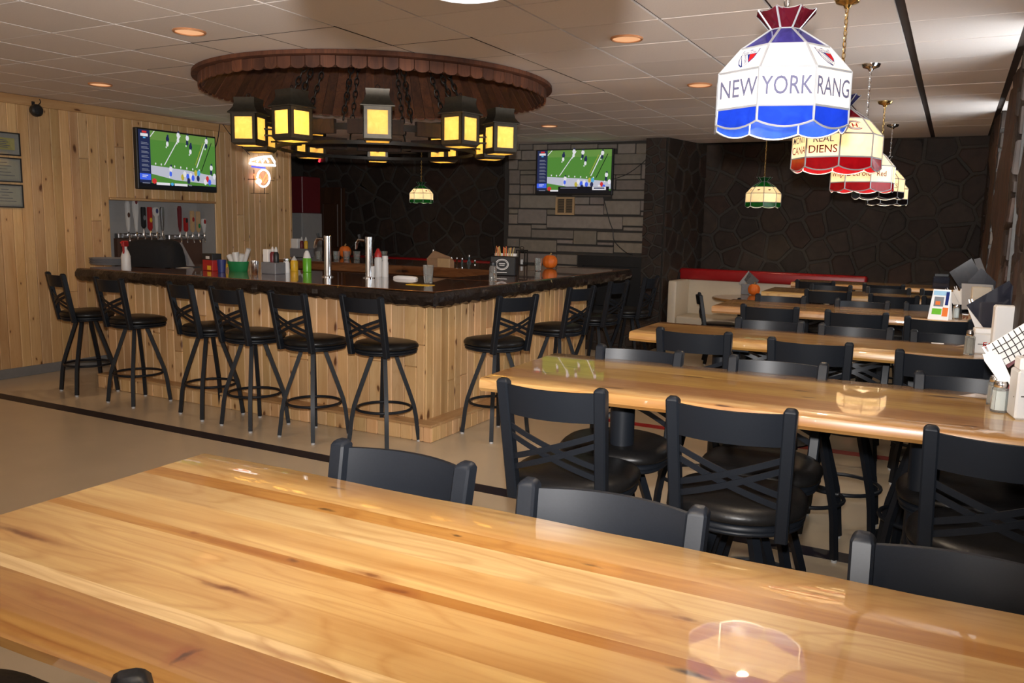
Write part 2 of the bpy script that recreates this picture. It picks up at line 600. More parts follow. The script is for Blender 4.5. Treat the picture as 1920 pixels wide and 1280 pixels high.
for i in range(-10, 6):
    for j in range(-2, 15):
        x, y = GX0 + i * GDX, GY0 + j * GDY
        if x < -8.5 or y > 12.0:
            continue
        t = 0.94 + 0.1 * rg.random()
        col = (t, t * 0.985, t * 0.97)
        zt = CEIL + 0.001 + 0.002 * rg.random()
        far = [math.hypot(x + a - CC.x, y + b - CC.y) for a in (0, GDX / 2, GDX) for b in (0, GDY / 2, GDY)]
        if min(far) > RC + 0.03 + (0.2 if max(far) < RC + 0.6 else 0.0):
            put('ceiling_tile', tile_me[0 if i < 1 else 1 if i < 3 else min(i, 4)], ceil, (x, y, zt), 0, col)
        elif max(far) > RC:
            # tile trimmed to the round opening; the cut edge hides behind the fascia of the canopy
            mb = MB()
            nn_ = 14
            x0_, x1_, y0_, y1_ = 0.006, GDX - 0.006, 0.0045, GDY - 0.0045
            for a in range(nn_):
                for b in range(nn_):
                    u0, u1 = x0_ + (x1_ - x0_) * a / nn_, x0_ + (x1_ - x0_) * (a + 1) / nn_
                    v0, v1 = y0_ + (y1_ - y0_) * b / nn_, y0_ + (y1_ - y0_) * (b + 1) / nn_
                    if math.hypot(x + (u0 + u1) / 2 - CC.x, y + (v0 + v1) / 2 - CC.y) > RC + 0.02:
                        mb.poly([(u0, v0, 0), (u1, v0, 0), (u1, v1, 0), (u0, v1, 0)][::-1])
            if mb.v:
                obj('ceiling_tile', mb, M_TILE, ceil, (x, y, zt), 0, col, ang=0)
obj('ceiling_field', MB().box(-12.4, GX0 - 9 * GDX - 0.01, 2.0, 12.9, CEIL, CEIL + 0.005), M_TILE, ceil)

# ---- pine wall on the left with the alcove of the beer taps
AL0, AL1, ALZ = 6.17, 7.68, 1.855
wl = struct(obj('wall_left', MB().box(-8.75, WX - 0.02, -3, AL0, 0, CEIL).box(-8.75, WX - 0.02, AL1, 9.05, 0, CEIL)
                .box(-8.75, WX - 0.02, AL0, AL1, ALZ, CEIL).box(-8.75, WX - 0.02, AL0, AL1, 0, 0.88).box(-8.75, -8.70, AL0, AL1, 0.88, ALZ), M_GREYWALL, ang=0))
rg = random.Random(11)


def pine_tint(rg):
    t = 0.82 + 0.3 * rg.random()
    return (t, t * (0.95 + 0.08 * rg.random()), t * (0.90 + 0.12 * rg.random()))


def board_run(parent, a0, a1, z0, z1, place, rg, wmin=0.085, wmax=0.125, split=0.5):
    """vertical boards side by side from a0 to a1; place(a0,a1,z0,z1) gives the box limits"""
    a = a0
    while a < a1 - 0.01:
        w = min(rg.uniform(wmin, wmax), a1 - a)
        if a1 - a - w < 0.05:
            w = a1 - a
        cuts = [z0, z1]
        if rg.random() < split and z1 - z0 > 0.7:
            cuts = [z0, rg.uniform(z0 + 0.25, z1 - 0.25), z1]
        for c0, c1 in zip(cuts, cuts[1:]):
            obj('board', MB().bev(*place(a + 0.001, a + w - 0.001, c0 + 0.0008, c1 - 0.0008), b=0.0065), M_PINE, parent, color=pine_tint(rg), ang=0)
        a += w


pl_left = lambda a, b, c, d: (WX - 0.02, WX, a, b, c, d)
board_run(wl, 2.6, AL0, 0.09, 2.74, pl_left, rg)
board_run(wl, AL1, 9.05, 0.09, 2.74, pl_left, rg)
board_run(wl, AL0, AL1, ALZ, 2.74, pl_left, rg, split=0.15)
obj('top_board', MB().bev(WX - 0.01, WX + 0.012, 2.6, 9.05, 2.735, CEIL - 0.001, b=0.004), M_PINE_H, wl)
obj('corner_board', MB().bev(WX - 0.06, WX + 0.014, 9.02, 9.06, 0.0, 2.735, b=0.004), M_PINE, wl)
obj('alcove_sill', MB().bev(WX - 0.3, WX + 0.02, AL0, AL1, ALZ - 0.025, ALZ, b=0.004), M_PINE_H, wl)
struct(obj('baseboard_left', MB().bev(WX, WX + 0.012, 2.6, 9.05, 0.0, 0.10, b=0.003), M_GREYBASE))


# ---- flagstone walls
def clip(poly, n, d):
    out = []
    for i in range(len(poly)):
        p, q = poly[i], poly[(i + 1) % len(poly)]
        a, b = p[0] * n[0] + p[1] * n[1] - d, q[0] * n[0] + q[1] * n[1] - d
        if a <= 0:
            out.append(p)
        if (a < 0 < b) or (b < 0 < a):
            t = a / (a - b)
            out.append((p[0] + (q[0] - p[0]) * t, p[1] + (q[1] - p[1]) * t))
    return out


def flagstones(parent, org, u, v, w, h, step, seed, gap=0.026, thick=(0.008, 0.022), tints=None, mat=None, aspect=1.0):
    rg = random.Random(seed)
    org, u, v = Vector(org), Vector(u).normalized(), Vector(v).normalized()
    nrm = u.cross(v)
    pts = []
    tries = 0
    while tries < 2500:
        p = (rg.uniform(0, w), rg.uniform(0, h))
        s = step * rg.choice((0.62, 0.9, 1.0, 1.15))
        if all(math.hypot(p[0] - q[0], (p[1] - q[1]) * aspect) > s for q in pts):
            pts.append(p)
        tries += 1
    for p in pts:
        poly = [(0, 0), (w, 0), (w, h), (0, h)]
        for q in pts:
            if q is p:
                continue
            dx, dy = q[0] - p[0], q[1] - p[1]
            L = math.hypot(dx, dy)
            if L > step * 4:
                continue
            n = (dx / L, dy / L)
            poly = clip(poly, n, n[0] * (p[0] + q[0]) / 2 + n[1] * (p[1] + q[1]) / 2 - gap / 2)
            if len(poly) < 3:
                break
        if len(poly) < 3:
            continue
        c = (sum(q[0] for q in poly) / len(poly), sum(q[1] for q in poly) / len(poly))
        rough = []
        for i in range(len(poly)):
            a_, b_ = poly[i], poly[(i + 1) % len(poly)]
            el = math.hypot(b_[0] - a_[0], b_[1] - a_[1])
            k_ = 0.82 if el > 0.06 else 0.95          # knock the corners off
            rough.append((c[0] + (a_[0] - c[0]) * (0.93 + 0.05 * rg.random()), c[1] + (a_[1] - c[1]) * (0.93 + 0.05 * rg.random())))
            if el > 0.09:
                for f_ in (0.3, 0.68):
                    j_ = 1.0 - 0.10 * rg.random() * min(1, el / 0.3)
                    m_ = (a_[0] + (b_[0] - a_[0]) * f_, a_[1] + (b_[1] - a_[1]) * f_)
                    rough.append((c[0] + (m_[0] - c[0]) * j_, c[1] + (m_[1] - c[1]) * j_))
        poly = rough
        t = rg.uniform(*thick)
        tilt = (rg.uniform(-0.05, 0.05), rg.uniform(-0.05, 0.05))

        def P3(q, k, z):
            x, y = c[0] + (q[0] - c[0]) * k, c[1] + (q[1] - c[1]) * k
            return org + u * x + v * y + nrm * (z + (tilt[0] * (x - c[0]) + tilt[1] * (y - c[1]) if z > 0 else 0))
        mb = MB().loft([[P3(q, 1.0, 0.0) for q in poly], [P3(q, 0.97, t * 0.7) for q in poly], [P3(q, 0.86, t) for q in poly]])
        col = rg.choice(tints)
        k = rg.uniform(0.7, 1.2)
        obj('stone', mb, mat or M_STONE, parent, color=tuple(min(1, x * k) for x in col), ang=0)


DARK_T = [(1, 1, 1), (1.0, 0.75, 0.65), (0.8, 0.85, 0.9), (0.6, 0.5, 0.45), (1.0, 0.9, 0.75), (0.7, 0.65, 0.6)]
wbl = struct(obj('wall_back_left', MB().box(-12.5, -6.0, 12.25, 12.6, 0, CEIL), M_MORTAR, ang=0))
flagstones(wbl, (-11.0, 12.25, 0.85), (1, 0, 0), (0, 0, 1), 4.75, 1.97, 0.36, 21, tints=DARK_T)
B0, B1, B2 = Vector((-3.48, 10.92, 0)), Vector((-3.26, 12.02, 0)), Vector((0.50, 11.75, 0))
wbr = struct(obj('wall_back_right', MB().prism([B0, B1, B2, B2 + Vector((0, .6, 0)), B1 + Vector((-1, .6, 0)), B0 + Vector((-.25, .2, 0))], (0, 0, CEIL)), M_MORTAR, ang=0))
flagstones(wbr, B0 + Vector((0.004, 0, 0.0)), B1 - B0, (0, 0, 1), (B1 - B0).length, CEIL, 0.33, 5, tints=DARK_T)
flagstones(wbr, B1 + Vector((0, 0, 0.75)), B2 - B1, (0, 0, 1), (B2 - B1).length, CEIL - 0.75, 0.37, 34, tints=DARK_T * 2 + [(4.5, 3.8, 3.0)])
wpi = struct(obj('wall_pier', MB().box(-3.78, -3.50, 10.92, 11.6, 0, CEIL), M_MORTAR, ang=0))
flagstones(wpi, (-3.78, 10.92, 0.0), (1, 0, 0), (0, 0, 1), 0.28, CEIL, 0.20, 9, gap=0.02, tints=DARK_T, aspect=1.3)

# ---- pale stone chimney breast: stones read off the photograph, laid on the plane of the breast
CY = 11.20
wch = struct(obj('wall_chimney', MB().box(-6.10, -3.78, CY + 0.03, 12.3, 0, CEIL), M_DMORTAR, ang=0))
ASH = [(70, 58, 170, 112), (180, 60, 310, 110), (320, 60, 455, 115), (465, 60, 690, 105), (700, 60, 960, 100), (970, 58, 1155, 100), (1165, 52, 1335, 145), (1350, 48, 1520, 145),
       (75, 122, 195, 205), (205, 122, 345, 212), (75, 215, 160, 305), (170, 222, 345, 310), (80, 315, 180, 450), (190, 320, 345, 355), (190, 365, 350, 455), (80, 460, 180, 550),
       (190, 465, 315, 550), (325, 465, 440, 550), (355, 115, 640, 250), (650, 115, 1095, 250), (360, 260, 800, 400), (810, 260, 1095, 400), (370, 410, 700, 455), (710, 410, 1095, 500), (450, 465, 700, 560),
       (1105, 155, 1520, 245), (1110, 260, 1390, 355), (1405, 255, 1515, 400), (1105, 365, 1135, 505), (1145, 365, 1390, 405), (1150, 415, 1510, 510), (1110, 520, 1505, 605), (710, 510, 1095, 575),
       (75, 560, 180, 690), (190, 565, 548, 695), (735, 585, 875, 655), (885, 585, 1020, 655), (735, 665, 1020, 760), (1030, 620, 1385, 760), (1395, 620, 1503, 720), (1395, 732, 1500, 770),
       (75, 705, 160, 748), (75, 756, 160, 850), (168, 705, 445, 850), (455, 708, 545, 760), (455, 770, 1205, 905), (1215, 780, 1492, 875), (1220, 885, 1488, 925),
       (70, 860, 292, 985), (302, 858, 445, 900), (302, 908, 715, 1000), (725, 918, 947, 1060), (960, 932, 1465, 1028), (1475, 932, 1490, 1028),
       (60, 996, 175, 1080), (185, 1006, 545, 1135), (555, 1010, 712, 1050), (960, 1036, 1115, 1066), (555, 1066, 1115, 1146), (1128, 1038, 1482, 1150),
       (60, 1090, 175, 1250), (185, 1143, 545, 1250), (555, 1156, 755, 1260), (1440, 1160, 1482, 1260), (60, 1260, 400, 1400), (410, 1260, 755, 1400), (1440, 1270, 1482, 1400)]
rg = random.Random(4)
for (a, b, c, d) in ASH:
    p, q = PY(940 + a * 0.1875, 260 + b * 0.1875, CY), PY(940 + c * 0.1875, 260 + d * 0.1875, CY)
    z1 = min(p.z, CEIL - 0.004)
    if z1 - q.z < 0.02:
        continue
    k = rg.uniform(0.8, 1.15)
    obj('stone', MB().bev(p.x, q.x, CY - 0.012 * rg.random(), CY + 0.04, q.z, z1, b=0.007), M_ASHLAR, wch, color=(k, k * rg.uniform(.95, 1), k * rg.uniform(.88, 1)), ang=0)
z = 0.0
while z < 0.66:
    x = -6.08
    while x < -5.0:
        w = rg.uniform(0.3, 0.6)
        k = rg.uniform(0.8, 1.1)
        obj('stone', MB().bev(x, min(x + w, -4.95), CY, CY + 0.04, z + 0.012, z + 0.2, b=0.007), M_ASHLAR, wch, color=(k, k, k * .95), ang=0)
        x += w + 0.02
    z += 0.215

# ---- stone wall on the right with deep window niches between its piers
wr = struct(obj('wall_right', MB().box(0.55, 0.9, -3, 13, 0, CEIL).box(0.32, 0.6, 2.0, 5.6, 0, CEIL).box(0.32, 0.6, 6.35, 8.80, 0, CEIL)
                .box(0.29, 0.6, 9.45, 11.8, 0, CEIL).box(0.32, 0.6, 5.6, 6.35, 0, 1.2).box(0.32, 0.6, 8.8, 9.45, 0, 1.2), M_MORTAR, ang=0))
PALE_T = [(2.6, 2.4, 2.1), (2.0, 1.7, 1.3), (1.6, 1.2, 0.9), (3.2, 3.0, 2.6), (1.2, 0.8, 0.6)]
flagstones(wr, (0.32, 6.85, 0.0), (0, -1, 0), (0, 0, 1), 0.5, CEIL, 0.26, 61, tints=PALE_T, thick=(0.015, 0.04))
flagstones(wr, (0.32, 5.6, 0.0), (0, -1, 0), (0, 0, 1), 3.0, CEIL, 0.34, 62, tints=PALE_T, thick=(0.015, 0.04))
flagstones(wr, (0.29, 11.7, 0.0), (0, -1, 0), (0, 0, 1), 1.2, CEIL, 0.34, 63, tints=DARK_T, thick=(0.015, 0.04))
flagstones(wr, (0.29, 9.45, 0.0), (1, 0, 0), (0, 0, 1), 0.3, CEIL, 0.2, 64, tints=PALE_T, thick=(0.01, 0.03))


def rough_slab(name, parent, xf, y0, y1, seed):
    rg = random.Random(seed)
    rings = []
    n = 15
    for i in range(n):
        zz = CEIL * i / (n - 1)
        a, b, c = [rg.uniform(-0.015, 0.015) for _ in range(3)]
        xm = xf - 0.035 + c
        rings.append([(0.36, y0 + a, zz), (xm + 0.02, y0 + a + 0.01, zz), (xm, y0 * 0.7 + y1 * 0.3, zz), (xm - 0.01 + b, y0 * 0.35 + y1 * 0.65, zz), (xm + 0.02, y1 + b - 0.01, zz), (0.36, y1 + b, zz)])
    return obj(name, MB().loft(rings), M_TIMBER, parent, ang=50)


rough_slab('timber_slab', wr, 0.32, 6.86, 7.8, 1)
rough_slab('timber_slab', wr, 0.32, 7.82, 8.82, 2)
rough_slab('timber_slab', wr, 0.30, 9.6, 10.45, 3)
for n, (y0, y1) in enumerate(((5.6, 6.35), (8.8, 9.45))):
    w_ = struct(obj('window_%d' % (n + 1), MB().box(0.545, 0.55, y0, y1, 1.2, 2.75), glow('daylit window glass %d' % n, (0.85, 0.93, 1.0), 7.0)))
    obj('window_frame', MB().box(0.52, 0.545, y0, y0 + 0.04, 1.2, 2.75).box(0.52, 0.545, y1 - 0.04, y1, 1.2, 2.75).box(0.52, 0.545, y0 + .04, y1 - .04, 1.2, 1.25).box(0.52, 0.545, y0 + .04, y1 - .04, 2.70, 2.75)
        .box(0.52, 0.545, y0 + .04, y1 - .04, 1.96, 2.0), M_TIMBER, w_, ang=0)

# ---- room beyond the end of the pine wall
struct(obj('wall_far_left', MB().box(-12.5, -12.3, 8.9, 12.6, 0, CEIL).box(-12.5, -8.75, 8.7, 8.9, 0, CEIL), M_DARKWALL, ang=0))
p0, p1 = PY(572, 352, 12.2), PY(645, 352, 12.2)
d1 = struct(obj('door_1', MB().bev(p0.x, p1.x, 12.12, 12.24, 0, p0.z, b=0.01), M_DOOR))
for a in (0.08, 0.54):
    for zz in (0.2, 1.15):
        w_ = p1.x - p0.x
        obj('door_panel', MB().bev(p0.x + w_ * a, p0.x + w_ * (a + 0.38), 12.105, 12.13, zz, zz + 0.8, b=0.015), M_DOOR, d1)

# ================================================================== cross-back stools
def seat_outline(k=1.0, n=36):
    pts = []
    for i in range(n):
        a = 2 * math.pi * i / n
        ca, sa = math.cos(a), math.sin(a)
        if sa >= 0:      # squarer towards the front edge
            e = 0.62
            x = math.copysign(abs(ca) ** e, ca) * 0.226
            y = abs(sa) ** e * 0.222
        else:
            x, y = ca * 0.226, sa * 0.215
        pts.append((x * k, y * k))
    return pts


def stool_meshes(seat_z):
    """meshes of one stool: back at -y, sitter looks to +y"""
    top = seat_z + 0.36
    zb = seat_z - 0.10
    ms = []
    # legs bend outwards, then run down almost upright
    for sx in (-1, 1):
        for sy in (-1, 1):
            d = Vector((sx, sy, 0)).normalized()
            if seat_z > 0.6:
                prof = [(0.08, zb + 0.02), (0.135, 0.54), (0.185, 0.40), (0.222, 0.29), (0.240, 0.20), (0.250, 0.11), (0.262, 0.014)]
            else:
                prof = [(0.10, zb + 0.02), (0.16, seat_z - 0.25), (0.21, 0.10), (0.23, 0.014)]
            path = [d * r + Vector((0, 0, z)) for r, z in prof]
            ms.append(('leg', MB().tube(path, 0, rect=(0.030, 0.030), upv=d).mesh('leg', M_BLACK, 40)))
            e = d * prof[-1][0]
            ms.append(('glide', MB().lathe([(0.015, 0.0), (0.015, 0.012), (0.011, 0.02)], 10, e).mesh('glide', M_GLIDE)))
    rr = 0.205 if seat_z > 0.6 else 0.18
    zr = 0.27 if seat_z > 0.6 else 0.17
    ms.append(('foot_ring', MB().tube([(rr * math.cos(2 * math.pi * k / 32), rr * math.sin(2 * math.pi * k / 32), zr) for k in range(32)], 0.011, 8, True).mesh('foot_ring', M_BLACK)))
    # swivel plate, ridged seat pan and cushion
    ms.append(('swivel_plate', MB().bev(-0.11, 0.11, -0.11, 0.11, zb, zb + 0.025, b=0.004).mesh('swivel_plate', M_BLACK)))
    rings = []
    for k, z in ((0.80, 0.012), (0.93, 0.014), (0.965, 0.020), (0.965, 0.026), (0.93, 0.031), (0.985, 0.036), (0.985, 0.047), (0.945, 0.052)):
        rings.append([(x, y, zb + z) for x, y in seat_outline(k)])
    ms.append(('seat_pan', MB().loft(rings).mesh('seat_pan', M_BLACK, 60)))
    rings = []
    for k, z in ((0.95, 0.053), (1.0, 0.058), (1.015, 0.068), (1.0, 0.082), (0.94, 0.097), (0.8, 0.106), (0.5, 0.112), (0.2, 0.113)):
        rings.append([(x, y, zb + z) for x, y in seat_outline(k)])
    ms.append(('seat', MB().loft(rings).mesh('seat', M_VINYL, 80)))

    def post_at(s, z):
        t = (z - zb) / (top - zb)
        return Vector((s * (0.168 + 0.012 * t), -0.165 - 0.085 * t, z))
    for s in (-1, 1):
        a, b = post_at(s, zb + 0.01), post_at(s, top)
        mb = MB()
        w, dp = 0.0205, 0.022
        rings = []
        for t, k in ((0, 1), (0.972, 1), (0.990, 0.78), (1.0, 0.5)):
            c = a.lerp(b, t)
            rings.append([c + Vector((x * w * k, y * dp * k, 0)) for x, y in ((-1, -.75), (-.75, -1), (.75, -1), (1, -.75), (1, .75), (.75, 1), (-.75, 1), (-1, .75))])
        ms.append(('back_post', mb.loft(rings).mesh('back_post', M_BLACK, 30)))

    def bowed(zl, zr_, half_h, thick, bow, n=12):
        rings = []
        for i in range(n + 1):
            t = i / n
            z = zl + (zr_ - zl) * t
            p = post_at(-1, z).lerp(post_at(1, z), t)
            y = p.y - bow * 4 * t * (1 - t)
            lean = -0.085 / (top - zb)
            rings.append([(p.x, y + thick / 2 + lean * half_h, z + half_h), (p.x, y - thick / 2 + lean * half_h, z + half_h),
                          (p.x, y - thick / 2 - lean * half_h, z - half_h), (p.x, y + thick / 2 - lean * half_h, z - half_h)])
        return MB().loft(rings)
    ms.append(('top_rail', bowed(top - 0.072, top - 0.072, 0.053, 0.012, 0.050).mesh('top_rail', M_BLACK, 30)))
    for (zl, zr_) in ((top - 0.165, top - 0.295), (top - 0.20, top - 0.335)):
        ms.append(('cross_bar', bowed(zl, zr_, 0.011, 0.006, 0.034).mesh('cross_bar', M_BLACK, 30)))
        ms.append(('cross_bar', bowed(zr_, zl, 0.011, 0.006, 0.040).mesh('cross_bar', M_BLACK, 30)))
    return ms


BAR_STOOL = stool_meshes(0.775)
LOW_CHAIR = stool_meshes(0.50)


def stool(x, y, rz_deg, label, group, kind=BAR_STOOL, name='bar_stool', cat='bar stool'):
    t = thing(name, label, cat, (x, y, 0), R(rz_deg), group)
    for n, me in kind:
        put(n, me, t)
    return t


ORD = ['first', 'second', 'third', 'fourth', 'fifth', 'sixth']
for k, (x, y, a) in enumerate([(-7.16, 4.98, -14), (-6.38, 4.92, -4), (-5.48, 4.93, -14), (-4.90, 4.85, -8), (-4.27, 4.84, -6), (-3.70, 4.97, -4)]):
    stool(x, y, a, 'black cross-back stool at the pine bar front, %s from the left wall' % ORD[k], 'stools along the bar front')
for k, (x, y, a, lab) in enumerate([(-3.10, 5.62, 68, 'black cross-back stool at the bar side, nearest the bar corner'),
                                    (-3.08, 6.72, 78, 'black cross-back stool at the bar side, second behind the bar corner'),
                                    (-3.10, 7.65, 84, 'dark stool at the bar side, third behind the bar corner'),
                                    (-3.08, 8.55, 88, 'dark stool at the far end of the bar side, fourth behind the corner')]):
    stool(x, y, a, lab, 'stools along the bar side')

# ================================================================== long tables
TW = 1.07
TH = 0.052
TABLES = [  # near edge y, far edge y, left x, right x
    (0.655, 1.49, -1.645, 0.27), (2.775, 3.535, -1.60, 0.25), (4.46, 5.06, -1.60, 0.22), (6.32, 7.08, -1.61, 0.20), (8.12, 8.85, -1.60, 0.16), (9.75, 10.5, -1.60, 0.24)]
TNAME = ['nearest table', 'second table from the camera', 'third table from the camera', 'fourth table from the camera', 'fifth table from the camera', 'farthest long table']
T_ROT = [0.8, 1.6, 0.4, 0.6, 0.3, 0.0]


def plank_table(k, y0, y1, x0, x1, seams, tints):
    cx, cy = (x0 + x1) / 2, (y0 + y1) / 2
    t = thing('plank_table', ('long glossy honey wood plank table, %s' % TNAME[k]) if k else 'large glossy honey wood plank table filling the foreground', 'table', (cx, cy, 0), R(T_ROT[k]), 'long plank tables')
    ys = [y0] + seams + [y1]
    rg = random.Random(50 + k)
    for i, (a, b) in enumerate(zip(ys, ys[1:])):
        zb, zt = TW - TH, TW
        prof = []
        r = 0.009
        lo, hi = a - cy, b - cy
        if i == 0:
            prof += [(lo + 0.05, zb), (lo + 0.012, zb + 0.026)] if k == 0 else [(lo + 0.012, zb), (lo, zb + 0.014)]
            prof += [ (lo, zt - 0.016), (lo + 0.005, zt - 0.005), (lo + 0.016, zt)]
        else:
            prof += [(lo, zb), (lo, zt)]
        if i == len(ys) - 2:
            prof += [(hi - 0.016, zt), (hi - 0.005, zt - 0.005), (hi, zt - 0.016), (hi, zb + 0.014), (hi - 0.012, zb)]
        else:
            prof += [(hi, zt), (hi, zb)]
        rings = []
        n = 14
        for q in range(n + 1):
            x = x0 - cx + (x1 - x0) * q / n
            wob = (rg.uniform(-0.005, 0.005))
            ring = []
            for (py, pz) in prof:
                edge = (i == 0 and py < lo + 0.02) or (i == len(ys) - 2 and py > hi - 0.02)
                ring.append((x, py + (wob if edge else 0), pz))
            rings.append(ring)
        obj('plank', MB().loft(rings), M_TABLE if k else M_TABLE1, t, color=tints[i % len(tints)], ang=40)
    for sx in (-0.50, 0.50):
        px = (-1.14 if sx < 0 else -0.03) - cx
        obj('column', MB().lathe([(0.05, 0.02), (0.05, TW - TH - 0.02)], 20, (px, 0, 0)), M_BLACK, t)
        obj('table_plate', MB().bev(px - 0.2, px + 0.2, -0.22, 0.22, TW - TH - 0.022, TW - TH - 0.001, b=0.004), M_BLACK, t)
        obj('base', MB().lathe([(0.27, 0.0), (0.27, 0.012), (0.22, 0.025), (0.06, 0.04), (0.05, 0.06)], 24, (px, 0, 0)), M_BLACK, t)
    return t


T1_SEAM = [0.80, 0.835, 0.925, 1.045, 1.075, 1.185, 1.283, 1.335]
T1_TINT = [(0.74, 0.60, 0.42), (1.28, 1.40, 1.70), (1.10, 1.10, 1.05), (1.08, 1.06, 1.0), (0.82, 0.62, 0.36), (1.06, 1.04, 0.98), (0.98, 1.0, 1.06), (0.72, 0.52, 0.30), (1.02, 0.95, 0.86)]
DKB, DKR = (0.03, 0.012, 0.006), (0.26, 0.075, 0.015)


def t1_spot(px, py, rx, ry, c_, k_):
    q = PZ(px, py, TW)
    a = R(T_ROT[0])
    dx, dy = q.x - (TABLES[0][2] + TABLES[0][3]) / 2, q.y - (TABLES[0][0] + TABLES[0][1]) / 2
    return (dx * math.cos(a) + dy * math.sin(a), -dx * math.sin(a) + dy * math.cos(a), rx, ry, c_, k_)


M_TABLE1 = wood('foreground table planks', 0, (0.61, 0.405, 0.165), (0.345, 0.15, 0.035), 0.32, 1.0, 0.0, grain=0.34, streak=1.0, spots=[
    t1_spot(*a) for a in ((40, 1000, 0.10, 0.010, DKB, 0.9), (60, 1003, 0.16, 0.02, DKR, 0.6), (425, 1103, 0.055, 0.009, DKB, 0.95), (430, 1104, 0.12, 0.018, DKR, 0.6), (745, 1107, 0.018, 0.008, DKB, 0.9), (745, 1107, 0.06, 0.02, DKR, 0.7),
                          (692, 1077, 0.020, 0.008, DKB, 0.8), (692, 1077, 0.07, 0.02, DKR, 0.6), (545, 1050, 0.018, 0.008, DKB, 0.8), (365, 998, 0.018, 0.008, DKR, 0.9), (450, 1025, 0.28, 0.014, DKR, 0.55), (610, 955, 0.022, 0.008, DKB, 0.8), (630, 914, 0.03, 0.007, DKB, 0.7),
                          (855, 1003, 0.016, 0.007, DKB, 0.8), (1110, 1060, 0.03, 0.006, DKB, 0.6), (1285, 1160, 0.022, 0.008, DKB, 0.75), (1240, 1150, 0.13, 0.02, DKR, 0.5), (1295, 1262, 0.04, 0.009, DKB, 0.9), (1150, 1190, 0.16, 0.02, DKR, 0.5), (345, 1230, 0.035, 0.035, DKR, 0.85), (352, 1232, 0.008, 0.03, DKB, 0.7),
                          (270, 1190, 0.14, 0.014, DKR, 0.5), (120, 1130, 0.22, 0.010, DKR, 0.55), (60, 1190, 0.2, 0.012, DKR, 0.5), (560, 1235, 0.2, 0.012, DKR, 0.4))])
plank_table(0, *TABLES[0], T1_SEAM, T1_TINT)
for k in range(1, 6):
    rg = random.Random(k)
    y0, y1, x0, x1 = TABLES[k]
    n = 6
    ss = [y0 + (y1 - y0) * (i + rg.uniform(-0.2, 0.2)) / n for i in range(1, n)]
    tt = []
    for i in range(n):
        b = rg.uniform(0.78, 1.0)
        tt.append((b, b * rg.uniform(0.82, 0.96), b * rg.uniform(0.62, 0.86)))
    plank_table(k, y0, y1, x0, x1, ss, tt)

AISLE = ['nearest the bar aisle', 'in the middle', 'nearest the stone wall']


def table_stools(k, near, far):
    for side, lst in (('near', near), ('far', far)):
        for (i, x, y, a) in lst:
            rz = a if side == 'near' else 180 + a
            stool(x, y, rz, 'black cross-back stool on the %s side of the %s, %s' % (side, TNAME[k].replace(' from the camera', ''), AISLE[i]), 'stools around the long tables')


def far_at(px, k=0):
    return px


table_stools(0, [], [(0, -1.115, 1.31, -1), (1, -0.565, 1.28, 2), (2, 0.075, 1.30, -1)])
stool(-0.52, 0.675, -40, 'black stool whose post tip shows over the near edge of the foreground table', 'stools around the long tables')
stool(-1.47, 0.70, 0, 'black stool with only its seat edge showing in the bottom left corner', 'stools around the long tables')
table_stools(1, [(0, -1.18, 2.76, 2), (1, -0.585, 2.79, 3), (2, 0.165, 2.80, 0)], [(0, -1.19, 3.24, 2), (1, -0.60, 3.27, 2), (2, 0.11, 3.30, 2)])
table_stools(2, [(0, -1.19, 4.53, 3), (1, -0.605, 4.49, 4), (2, -0.02, 4.42, 4)], [(0, -0.93, 4.82, 2), (1, -0.45, 4.80, 2), (2, 0.03, 4.80, 2)])
table_stools(3, [(0, -1.12, 6.22, 2), (1, -0.56, 6.20, 4), (2, -0.07, 6.10, 5)], [(0, -1.21, 6.74, 2), (1, -0.59, 6.70, 2), (2, -0.10, 6.74, 2)])
table_stools(4, [(0, -0.98, 8.14, 2), (1, -0.44, 7.98, 4), (2, -0.02, 8.0, 2)], [(0, -1.04, 8.46, 2), (1, -0.52, 8.44, 2), (2, -0.05, 8.50, 2)])
table_stools(5, [(0, -1.28, 9.5, 2), (1, -0.62, 9.5, 3)], [])

# ================================================================== booth, round table and low chairs at the back right
bo = thing('booth_bench', 'cream booth bench with a red padded top along the stone wall', 'booth', (-2.24, 11.4, 0), R(-2))
obj('backrest', MB().bev(-1.1, 1.3, -0.02, 0.10, 0.05, 0.95, b=0.02, seg=2), M_CREAM, bo)
obj('top_pad', MB().bev(-1.14, 1.3, -0.06, 0.12, 0.935, 1.09, b=0.03, seg=3), M_RED_V, bo)
obj('seat', MB().bev(-1.0, 1.3, -0.55, -0.02, 0.34, 0.47, b=0.03, seg=3), M_CREAM, bo)
obj('base', MB().box(-1.0, 1.3, -0.48, -0.02, 0.0, 0.34), M_CREAM, bo)
obj('end_panel', MB().bev(-1.12, -1.0, -0.55, 0.10, 0.0, 0.94, b=0.02, seg=2), M_CREAM, bo)
rt_ = thing('round_table', 'small round wooden table before the cream booth bench', 'table', (-2.2, 10.55, 0))
obj('table_top', MB().lathe([(0.46, 0.765), (0.475, 0.775), (0.475, 0.79), (0.465, 0.80)], 40), M_TABLE, rt_, color=(0.62, 0.5, 0.4))
obj('column', MB().lathe([(0.045, 0.02), (0.045, 0.765)], 16), M_BLACK, rt_)
obj('base', MB().lathe([(0.26, 0.0), (0.26, 0.015), (0.06, 0.04)], 20), M_BLACK, rt_)
stool(-2.47, 10.12, -72, 'low black cross-back chair turned sideways before the booth bench', 'low chairs at the round table', LOW_CHAIR, 'dining_chair', 'chair')
stool(-1.98, 9.98, 0, 'low black chair backing onto the fourth table, drawn up to the round table', 'low chairs at the round table', LOW_CHAIR, 'dining_chair', 'chair')

